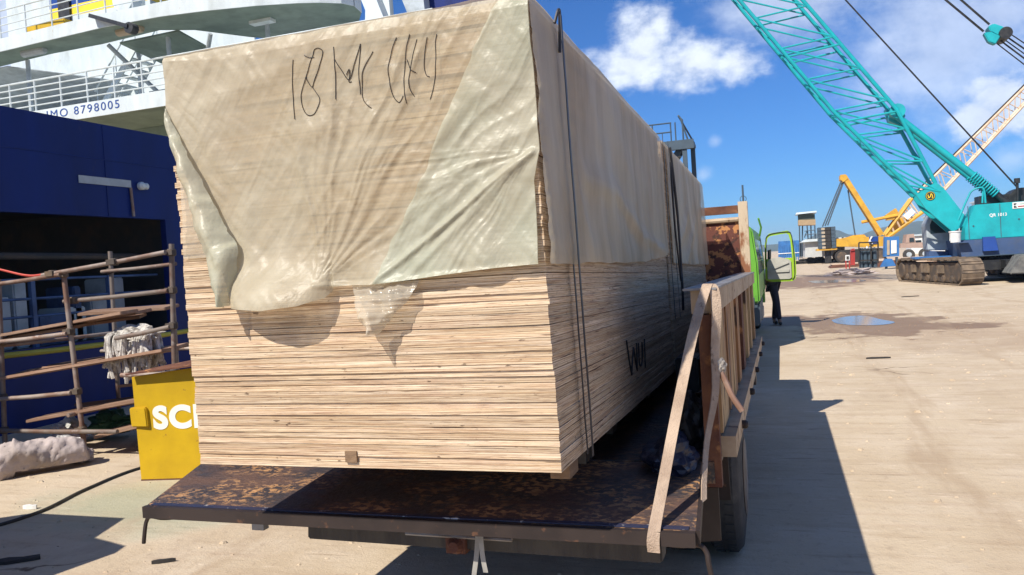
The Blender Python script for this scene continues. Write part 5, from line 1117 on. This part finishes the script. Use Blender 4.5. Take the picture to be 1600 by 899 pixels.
# backstops with springs
tb = Vector((4.498, 34.4, 6.598))
m = MB(); m.prism([(4.149, 34.4, 6.914), (4.67, 34.4, 6.9), (4.834, 34.4, 6.533), (4.571, 34.4, 6.217), (4.262, 34.4, 6.402)], (0, .7, 0)); m.lathe((tb.x, 33.9, tb.z+.1), (0, 1, 0), [(0, .28), (1.4, .28)], 16); m.build('boom_bracket', 'turquoise', bo)
for s in (-.34, .34):
    p0_, p1_, p2_ = tb+Vector((0, s, -.1)), Vector((7.192, 34.4, 3.781))+Vector((0, s, 0)), Vector((8.247, 34.4, 2.65))+Vector((0, s, 0))
    m = MB(); m.tube([p0_, p1_], .125, 10); bs = smooth_by_angle(m.build('backstop', 'turquoise', cr))
    m = MB(); m.tube([p1_, p2_], .12, 10); m.build('backstop_ram', 'black', bs)
    m = MB(); 
    for i in range(11):
        q = Vector((6.987, 34.4, 3.995)).lerp(Vector((7.681, 34.4, 3.253)), i/10)+Vector((0, s, 0)); d = (p1_-p0_).normalized(); m.lathe(q-d*.03, d, [(0, .16), (.03, .19), (.06, .16)], 12)
    m.build('spring', 'turquoise', bs)
# ropes and bridle block
def rope(name, p, q, r, par=cr, sag=0):
    m = MB(); mid = (Vector(p)+Vector(q))/2-Vector((0, 0, sag)); m.tube(catmull([p, mid, q], 5), r, 6); return m.build(name, 'black', par)
rope('hoist_rope', hi_t+Vector((.8, 0, .6)), (8.447, 34.4, 3.472), .030); rope('hoist_rope', hi_t, (4.511, 34.4, 6.87), .026)
bc = Vector((7.992, 34.4, 9.233))
m = MB(); m.prism([(7.705, 34.1, 9.461), (7.897, 34.1, 9.549), (8.201, 34.1, 9.383), (8.317, 34.1, 9.177), (8.062, 34.1, 9.028), (7.78, 34.1, 9.26)], (0, .6, 0)); m.prism([(7.528, 34, 9.226), (7.758, 34, 9.238), (8.081, 34, 9.023), (7.903, 34, 8.744), (7.68, 34, 8.872)], (0, .3, 0))
blk = m.build('bridle_block', 'turquoise', cr, bevel=.03)
m = MB(); m.lathe((bc.x+.25, 33.95, bc.z-.12), (0, 1, 0), [(0, .22), (.9, .22)], 16); m.build('sheave', 'black', blk)
rope('boom_pendant', hi_t+Vector((1.2, -.4, 1.2)), (7.53, 34, 9.273), .04); rope('boom_pendant', hi_t+Vector((1.9, .4, 1.8)), (7.863, 34.6, 9.64), .04)
gtp = Vector((12.523, 34.4, 4.856))
for i, pq in enumerate(((8.345, 34.3, 9.225), (8.301, 34.4, 9.115), (8.238, 34.5, 9.054), (8.124, 34.3, 8.927), (7.992, 34.2, 8.803))):
    rope('reeving_rope', pq, gtp+Vector((0, .2*i-.4, -.22*i+.3)), .03 if i % 2 else .022)
m = MB()
for s in (-.8, .8): m.beam(gtp+Vector((0, s, 0)), (9.8, 34.4+s, zt), .2, .2); m.beam(gtp+Vector((0, s, 0)), (12.3, 34.4+s, zt), .2, .2)
m.tube([gtp+Vector((0, -.9, 0)), gtp+Vector((0, .9, 0))], .25, 10); m.build('gantry', 'turquoise', cr)
m = MB(); m.box((11.6, 32.9, 1.0), (13.2, 36.6, 2.6)); m.build('counterweight', 'ballast', cr, bevel=.05)
def bucket(name, c, r, h, mat, lab, taper=.85):
    m = MB(); m.lathe(c, (0, 0, 1), [(0, r*taper), (h*.9, r*.98), (h*.9, r*1.08), (h, r*1.08), (h, r*.95), (h*.6, r*.9)], 20); tag(smooth_by_angle(m.build(name, mat, None, origin=c), 30), lab, 'bucket')
q = (6.112, 33.15, 1.584); bucket('bucket', (q[0], 33.15, 1.585-.06), .20, .42, 'plain_white', 'white bucket standing on the crane frame below the boom foot')
m = MB(); m.box((6.0, 33.0, 1.49), (6.55, 33.3, 1.52)); m.build('step_plate', 'crane_blue', cr)
q = (7.209, 33.1, 1.273); m = MB(); m.add([(q[0]-.2, 33.18, 1.66), (q[0]+.2, 33.18, 1.66), (q[0]+.26, 33.08, 1.14), (q[0]-.22, 33.08, 1.14), (q[0]-.2, 33.28, 1.66), (q[0]+.2, 33.28, 1.66), (q[0]+.26, 33.28, 1.14), (q[0]-.22, 33.28, 1.14)], [(0,1,2,3),(7,6,5,4),(0,4,5,1),(1,5,6,2),(2,6,7,3),(3,7,4,0)])
tag(m.build('blue_cover', 'funnel_blue', None, origin=(q[0], 33.2, 1.2)), 'dark blue cover hanging on the side of the turquoise crane', 'cover')
m = MB(); m.hexa([(7.36, 31.3, .33), (9.2, 31.3, .30), (9.2, 31.3, .98), (7.75, 31.3, .97)], (0, 1.1, 0)); m.build('carbody_weight', 'ballast', cr, bevel=.04)
m = MB(); m.box((7.5, 32.3, .5), (9.0, 33.1, .8)); m.build('weight_arm', 'black', cr)
q = (8.279, 34, 3.268); m = MB(); m.tube([(q[0]+.1, 34.0, zt), (q[0]+.1, 34.0, q[2]+.35)], .05, 8); m.lathe((q[0]+.1, 34.0, q[2]+.3), (0, 0, 1), [(0, .1), (.18, .1)], 10); m.build('exhaust', 'black', cr)

# ------------------------------------------------------------------ yellow crawler crane farther off
YY = 85
yc = thing('crawler_crane', (7.5, YY, 0), 'yellow crawler crane with pale lattice boom rising to the right behind', 'crane')
yc['group'] = 'crawler cranes in the yard'; cr['group'] = 'crawler cranes in the yard'
def Q(pts, d, name, mat, par=yc, bev=0):
    m = MB(); m.prism(pts, (0, d, 0)); return m.build(name, mat, par, bevel=bev)
Q([(5.24, 85, 2.403), (5.886, 85, 2.42), (8.088, 85, 2.389), (9.57, 85, 2.345), (9.753, 85, 1.398), (8.27, 85, 1.374), (5.847, 85, 1.601), (5.203, 85, 1.645)], 3.0, 'machinery_house', 'yellow')
Q([(8.192, 84.9, 2.38), (8.993, 84.9, 2.385), (8.961, 84.9, 1.701), (8.16, 84.9, 1.694)], .08, 'blue_emblem', 'funnel_blue'); Q([(8.105, 84.8, 1.947), (8.357, 84.8, 2.429), (8.528, 84.8, 2.416), (8.282, 84.8, 2.06), (8.493, 84.8, 1.67), (8.322, 84.8, 1.682)], .08, 'white_chevron', 'plain_white')
Q([(5.955, 86, 2.429), (8.067, 86, 2.406), (7.847, 86, 2.675), (6.969, 86, 2.675)], 1.5, 'engine_hood', 'yellow')
a = Vector((3.585, 85, 3.668)); b = Vector((5.194, 85, 1.455))
for i in range(6):
    z0 = b.z+(a.z-b.z)*i/6; z1 = b.z+(a.z-b.z)*(i+1)/6-.03
    for x0, x1, mt in ((a.x, a.x+.55, 'ballast'), (a.x+.6, a.x+1.15, 'char'), (a.x+1.2, b.x, 'ballast')):
        m = MB(); m.box((x0, YY, z0), (x1, YY+2.6, z1)); m.build('counterweight', 'blue_steel' if mt == 'ballast' else mt, yc)
    m = MB(); m.box((a.x+.3, YY-.03, z0+.06), (a.x+.62, YY-.005, z1-.06)); m.build('lifting_lug', 'barrel', yc)
Q([(3.35, 85, 1.323), (5.246, 85, 1.325), (5.256, 85, 1.514), (3.359, 85, 1.514)], 2.8, 'counterweight_tray', 'yellow')
m = MB(); q = (4.423, 85, 1.38); m.box((q[0]-.3, YY+.5, 0), (q[0]+.3, YY+1.2, q[2])); m.build('support_leg', 'black', yc)
for dy in (0, 4.2):
    m = MB(); p, q = Vector((4.931, 84, 0.906)), Vector((9.501, 84, 0.857)); r = .62; y = 83+dy; prof = []
    for k in range(9): an = math.pi/2+math.pi*k/8; prof.append((p.x+r+math.cos(an)*r, y, r+.02+math.sin(an)*r))
    for k in range(9): an = -math.pi/2+math.pi*k/8; prof.append((q.x-r+math.cos(an)*r, y, r+.02+math.sin(an)*r))
    m.prism(prof, (0, .9, 0)); tk = m.build('track', 'char', yc)
    for x in (p.x+r, q.x-r):
        m = MB(); m.lathe((x, y-.04, r), (0, 1, 0), [(0, .45), (.06, .5)], 16); m.build('sprocket', 'track_dark', tk)
m = MB(); ms0, ms1 = Vector((9.345, 86, 2.503)), Vector((6.25, 86, 8.527))
for s in (-.7, .7): m.beam(ms0+Vector((0, s, 0)), ms1+Vector((0, s, 0)), .45, .5, (0, 1, 0))
m.build('gantry_mast', 'yellow', yc)
Q([(5.874, 85, 8.225), (5.895, 85, 8.663), (6.363, 85, 8.681), (6.574, 85, 8.221), (6.153, 85, 7.947)], 2.0, 'mast_head', 'yellow')
for (u, v) in (((6.016, 85.4, 8.182), (4.022, 85.4, 3.71)), ((6.182, 85.4, 7.976), (4.503, 85.4, 3.801)), ((6.205, 86.5, 8.127), (4.318, 86.5, 3.783)), ((6.596, 86, 7.16), (7.028, 86, 2.671))):
    m = MB(); m.tube([u, v], .07, 5); m.build('pendant_rope', 'blue_steel', yc)
bl0, bu0 = Vector((10.021, 87, 2.217)), Vector((9.801, 87, 2.488)); bl1, bu1 = Vector((13.444, 87, 4.607)), Vector((12.37, 87, 5.891))
bl2, bu2 = Vector((22.302, 87, 13.927)), Vector((22.364, 87, 15.478)); d2 = (bl2-bl1).normalized(); bl3, bu3 = bl2+d2*22, bu2+(bu2-bu1).normalized()*22
m = MB()
for s in (-.9, .9): 
    k = Vector((0, s, 0)); m.tube([bl0+k, bl1+k], .16, 6); m.tube([bu0+k, bu1+k], .16, 6)
bf = m.build('boom_foot', 'yellow', yc)
Q([bl0, bl0.lerp(bl1, .62), bu0.lerp(bu1, .55)+Vector((.4, 0, -.1)), bu0.lerp(bu1, .3), bu0], .25, 'boom_foot_plate', 'yellow', yc)
Q([(9.984, 86, 3.903), (9.893, 86, 4.413), (10.834, 86, 5.025), (11.041, 86, 4.57), (10.613, 86, 3.916)], 1.2, 'boom_winch', 'yellow', yc)
m = MB(); m.tube([(7.671, 86, 3.894), (9.188, 86, 4.091), (10.916, 86, 4.33)], .16, 7); m.build('jib_strut', 'yellow', yc)
Q([(11.395, 85.8, 4.221), (12.158, 85.8, 4.905), (12.531, 85.8, 4.502), (11.771, 85.8, 3.818)], .08, 'boom_sign', 'plain_white', yc)
m = MB(); N = 26
for s in (-.9, .9):
    k = Vector((0, s, 0)); m.tube([bl1+k, bl3+k], .12, 6); m.tube([bu1+k, bu3+k], .12, 6)
bm2 = m.build('boom_chords', 'boom_white', yc)
m = MB()
for s in (-.9, .9):
    k = Vector((0, s, 0))
    for i in range(N):
        m.tube([bl1.lerp(bl3, i/N)+k, bu1.lerp(bu3, (i+.5)/N)+k], .045, 5); m.tube([bu1.lerp(bu3, (i+.5)/N)+k, bl1.lerp(bl3, (i+1)/N)+k], .045, 5)
    for i in range(5): m.tube([bl0.lerp(bl1, (i+1)/6)+k, bu0.lerp(bu1, (i+1.4)/6)+k], .09, 5)
m.build('boom_lacing', 'boom_white', bm2)
m = MB(); m.tube([bu1+Vector((.3, 0, .5)), bu3+Vector((.3, 0, .5))], .07, 5); m.build('luffing_rope', 'char', yc)

# ------------------------------------------------------------------ far yard: watch hut, buildings, cabinets, plates, parked truck
wt = thing('watchtower', (2.93, 100, 0.804), 'raised timber watch hut on thin legs with a sloping tin roof', 'watchtower')
Q([(2.122, 100, 4.485), (3.956, 100, 4.419), (3.946, 100, 5.621), (2.112, 100, 5.694)], 2.6, 'hut', 'hut_dark', wt); Q([(2.081, 99.9, 4.41), (3.984, 99.9, 4.339), (4.001, 99.9, 4.975), (2.099, 99.9, 5.049)], 2.8, 'timber_band', 'hut_timber', wt)
Q([(1.819, 99.5, 5.696), (1.901, 99.5, 5.915), (4.153, 99.5, 5.955), (4.144, 99.5, 5.77)], 3.6, 'roof', 'roof_tin', wt)
for p, q in (((2.189, 100, 4.404), (2.066, 100, 0.557)), ((2.604, 102.4, 4.443), (2.334, 102.4, 0.517)), ((3.036, 100, 4.34), (3.127, 100, 0.49)), ((3.541, 102.4, 4.371), (3.418, 102.4, 0.448)), ((3.879, 100, 4.275), (3.83, 100, 0.445))):
    m = MB(); m.tube([p, q], .075, 6); m.build('leg', 'blue_steel', wt)
m = MB(); m.tube([(2.715, 99.8, 3.681), (3.915, 99.8, 3.742)], .05, 5); m.tube([(2.693, 99.8, 3.231), (3.893, 99.8, 3.294)], .05, 5); m.tube([(2.677, 99.8, 2.931), (3.082, 99.8, 3.955)], .06, 5); m.build('landing_rail', 'blue_steel', wt)
bd = thing('site_building', (3.402, 88.5, 0.849), 'low pale grey building with tin roof behind the watch hut', 'building')
Q([(2.333, 88.5, 0.718), (6.164, 88.5, 0.672), (6.247, 88.5, 2.378), (2.413, 88.5, 2.316)], 8, 'wall', 'hut_wall', bd); Q([(2.025, 88, 2.305), (6.512, 88, 2.352), (6.522, 88, 2.548), (2.413, 88, 2.577)], 10, 'roof', 'roof_tin', bd)
co = thing('container', (0.839, 105, 0.906), 'bright blue shipping container seen through the open truck door', 'container')
Q([(-0.385, 105, 0.664), (2.103, 105, 0.665), (2.207, 105, 2.724), (-0.278, 105, 2.739)], 3, 'body', 'blue', co)
for i in range(9):
    m = MB(); x = (-0.385, 105, 0.664)[0]+.15+i*.27; m.box((x, 104.93, .3), (x+.12, 104.999, 2.2)); m.build('rib', 'blue', co)
m = MB(); m.box(((-0.385, 105, 0.664)[0], 104.9, 1.15), ((2.103, 105, 0.665)[0], 104.93, 1.25)); m.build('white_stripe', 'plain_white', co)
Q([(2.123, 106, 0.656), (2.803, 106, 0.693), (2.895, 106, 2.527), (2.216, 106, 2.495)], 3, 'steel_shed', 'char', None); o = bpy.data.objects['steel_shed']; tag(o, 'dark narrow shed between the blue container and the pale building', 'shed')
cab = thing('fire_cabinet', (4.752, 62, 0.246), 'red fire equipment cabinet standing in the yard', 'cabinet')
Q([(4.668, 62, 0.251), (4.964, 62, 0.234), (5.014, 62, 1.288), (4.716, 62, 1.262)], .4, 'body', 'red', cab); Q([(4.708, 61.9, 1.262), (5.006, 61.9, 1.288), (4.97, 61.9, 1.428), (4.801, 61.9, 1.417)], .5, 'hood', 'red', cab)
fs_ = thing('sign_frame', (4.455, 62, 0.264), 'small white framed notice board on legs left of the red cabinet', 'sign')
Q([(4.343, 62, 0.594), (4.621, 62, 0.6), (4.639, 62, 0.99), (4.362, 62, 0.985)], .06, 'frame', 'plain_white', fs_); Q([(4.412, 61.95, 0.683), (4.566, 61.95, 0.691), (4.576, 61.95, 0.903), (4.423, 61.95, 0.899)], .04, 'notice', 'char', fs_)
for x in ((4.365, 62, 0.593), (4.598, 62, 0.578)):
    m = MB(); m.box((x[0]-.04, 62, 0), (x[0]+.04, 62.06, x[2])); m.build('leg', 'red', fs_)
rk = thing('gas_rack', (5.703, 60, 0.314), 'dark steel rack of tall gas cylinders in front of the yellow crane', 'rack')
for i in range(7):
    p = Vector((5.216, 60, 0.343)).lerp(Vector((6.108, 60, 0.333)), i/6); m = MB(); m.lathe((p.x, 60.2+.25*(i % 2), .05), (0, 0, 1), [(0, .14), (1.15, .14), (1.25, .07), (1.38, .06)], 12); m.build('cylinder', 'blue_steel' if i not in (3, 4) else 'blue_steel', rk)
for i in (3, 4):
    p = Vector((5.216, 60, 0.343)).lerp(Vector((6.108, 60, 0.333)), i/6); m = MB(); m.lathe((p.x, 60.2+.25*(i % 2), 1.39), (0, 0, 1), [(0, .08), (.16, .04)], 10); m.build('white_cap', 'plain_white', rk)
m = MB()
for a, b in (((5.044, 59.9, 0.355), (5.114, 59.9, 1.814)), ((5.814, 59.9, 0.308), (5.884, 59.9, 1.805)), ((6.259, 59.9, 0.325), (6.326, 59.9, 1.774)), ((5.114, 59.9, 1.814), (6.326, 59.9, 1.774)), ((5.089, 59.9, 1.284), (6.302, 59.9, 1.247)), ((5.055, 59.9, 0.576), (6.269, 59.9, 0.545))): m.beam(a, b, .09, .09, (0, 1, 0))
m.build('frame', 'char', rk)
bc_ = thing('blue_cabinet', (6.654, 56, 0.772), 'blue steel cabinet with two pale panels on a blue trestle', 'cabinet')
Q([(6.244, 56, 0.798), (7.1, 56, 0.785), (7.157, 56, 2.046), (6.34, 56, 2.064)], .9, 'body', 'blue', bc_); Q([(6.393, 55.95, 0.912), (6.542, 55.95, 0.903), (6.585, 55.95, 1.841), (6.437, 55.95, 1.852)], .06, 'pale_panel', 'barrel', bc_); Q([(6.639, 55.95, 0.978), (6.955, 55.95, 0.999), (6.992, 55.95, 1.813), (6.677, 55.95, 1.814)], .06, 'pale_panel', 'plain_white', bc_)
Q([(6.027, 56, 0.154), (6.887, 56, 0.185), (6.685, 56, 0.647), (6.313, 56, 0.671)], .8, 'trestle', 'blue', bc_)
m = MB(); 
for x in ((6.349, 56, 0.628), (6.982, 56, 0.629)): m.box((x[0]-.06, 56.1, 0), (x[0]+.06, 56.5, x[2]+.1))
m.build('leg', 'blue_steel', bc_)
pt = thing('parked_truck', (10.944, 80, 0.653), 'faded pink old truck parked behind the blue cabinet', 'truck')
Q([(10.283, 80, 1.163), (12.524, 80, 1.012), (12.547, 80, 1.53), (10.301, 80, 1.57)], 2.2, 'bonnet', 'pink', pt); Q([(10.722, 80, 1.541), (11.56, 80, 1.541), (11.44, 80, 2.36), (10.863, 80, 2.344)], 2.2, 'cab', 'pink', pt); Q([(11.034, 79.95, 1.635), (11.453, 79.95, 1.635), (11.391, 79.95, 2.015), (11.051, 79.95, 2.011)], .06, 'window', 'glass', pt)
for p in ((10.93, 79.8, 0.945), (12.23, 79.8, 0.916)):
    m = MB(); m.lathe((p[0], 79.7, .5), (0, 1, 0), [(0, .3), (.03, .48), (.06, .5), (.4, .5)], 18); w = m.build('wheel', 'rubber', pt); m = MB(); m.lathe((p[0], 79.66, .5), (0, 1, 0), [(0, .2), (.05, .24)], 14); m.build('rim', 'ship_grey', w)
rnd = random.Random(4)
for i, (x0, x1, y, h, lab) in enumerate(((6.0, 9.8, 62, .55, 'long stack of rusty steel plates behind the gas rack'), (3.6, 9.0, 66, .30, 'low row of rusty steel plates left of the gas rack'), (7.2, 10.5, 52, .55, 'rusty steel plate stack beside the crane track'))):
    st = thing('plate_stack', ((x0+x1)/2, y, 0), lab, 'steel plates', 'rusty steel plate stacks')
    for k in range(4):
        m = MB(); d = rnd.uniform(-.1, .1); m.box((x0+d, y+.1*k, h*k/4+.01), (x1+d, y+3-.1*k, h*(k+1)/4)); m.build('steel_plate', 'plate' if k < 3 else 'boom_white', st)
lump('rubble_heap', 'rubble', (3.75, 49, .05), (1.1, .5, .28), 3, None, 4, .7, 3); tag(bpy.data.objects['rubble_heap'], 'low rough heap of rubble on the yard beyond the puddles', 'rubble heap')
for i, (p, w, h, mat, lab) in enumerate((((19.343, 110, 4.016), 3.4, 4.6, 'plain_white', 'white site office behind the turquoise boom foot'), ((21.799, 112, 3.496), 3.6, 4.2, 'blue_steel', 'dark blue container behind the crane handrail'), ((28.222, 115, 3.897), 8, 6.2, 'plain_white', 'white building at the right edge beyond the crane'), ((18.275, 120, 1.421), 3.0, 2.4, 'plain_white', 'small white hut far off beside the crane cab'))):
    b_ = thing('site_office', (p[0], p[1], 0), lab, 'building'); y = p[1]
    m = MB(); m.box((p[0]-w/2, y, 0), (p[0]+w/2, y+5, h)); m.build('wall', mat, b_); m = MB(); m.box((p[0]-w/2-.2, y-.3, h+.003), (p[0]+w/2+.2, y+5.3, h+.2)); m.build('roof', 'roof_tin', b_)
    for k in (-.25, .25):
        m = MB(); m.box((p[0]+k*w-.5, y-.03, h*.5), (p[0]+k*w+.5, y-.003, h*.75)); m.build('window', 'glass', b_)
lump('scrap_heap', 'char', (3.2, 92, .05), (1.9, .6, .5), 21, None, 4, .7, 4); tag(bpy.data.objects['scrap_heap'], 'long dark scrap heap at the foot of the watch hut', 'scrap heap')
# steel access tower beyond the load, aerial behind the headboard
tw = thing('access_tower', (-5, 45, 0), 'dark steel stair tower with railed platform beyond the plywood', 'tower')
m = MB(); m.box((-8.0, 44.6, 7.75), (-4.3, 46.8, 7.95)); m.box((-6.4, 44.5, 7.5), (-4.2, 44.6, 8.0)); m.build('platform', 'blue_steel', tw)
for x, y in ((-4.72, 44.7), (-4.45, 46.5), (-7.8, 44.7), (-7.8, 46.5)):
    m = MB(); m.box((x-.12, y-.12, 0), (x+.12, y+.12, 7.75)); m.build('post', 'blue_steel', tw)
m = MB()
for z in (8.5, 9.0): m.tube([(-8, 44.6, z), (-5.35, 44.6, z)], .04, 6)
for x in (-7.2, -6.4, -5.4, -5.15): m.tube([(x, 44.6, 7.95), (x, 44.6, 9.0)], .04, 6)
m.tube([(-4.75, 44.6, 7.95), (-4.75, 44.6, 9.1), (-4.95, 44.6, 9.35), (-4.35, 46.5, 8.0)], .05, 6); m.tube([(-4.5, 44.6, 7.95), (-4.85, 44.6, 9.2)], .05, 6); m.build('railing', 'blue_steel', tw)
m = MB(); m.beam((-4.9, 44.9, 7.7), (-7.2, 44.9, 4.6), .1, .3); m.beam((-4.9, 45.9, 7.7), (-7.2, 45.9, 4.6), .1, .3)
for i in range(9): p = lerp((-4.9, 44.95, 7.6), (-7.2, 44.95, 4.6), i/8); m.box((p[0]-.15, 44.95, p[2]-.03), (p[0]+.15, 45.85, p[2]+.03))
m.build('stair', 'blue_steel', tw)
an = thing('aerial_mast', (-2.407, 60, 4.65), 'thin aerial mast rising behind the rusty headboard', 'mast'); q = (-2.398, 60, 6.497); an.location.z = 0; WO[an] = Vector((an.location.x, 60, 0))
m = MB(); m.tube([(q[0], 60, 0), (q[0], 60, q[2])], .07, 6); m.build('pole', 'blue_steel', an); m = MB()
for k in range(12): a0, a1 = k*math.pi/6, (k+1)*math.pi/6; m.tube([(q[0]+.22*math.cos(a0), 60, q[2]-1.0+.22*math.sin(a0)), (q[0]+.22*math.cos(a1), 60, q[2]-1.0+.22*math.sin(a1))], .025, 5)
m.build('aerial_loop', 'blue_steel', an)
# the air: a closed box of thin haze round everything
hz = bpy.data.materials.new('haze'); hz.use_nodes = True; n_ = hz.node_tree.nodes; n_.remove(n_['Principled BSDF']); v_ = n_.new('ShaderNodeVolumePrincipled'); v_.inputs['Color'].default_value = (.62, .78, 1, 1); v_.inputs['Density'].default_value = .00026
hz.node_tree.links.new(v_.outputs[0], n_['Material Output'].inputs['Volume']); M['haze'] = hz
m = MB(); m.box((-2700, -400, -6), (2700, 3100, 75)); tag(m.build('haze', 'haze'), kind='stuff')
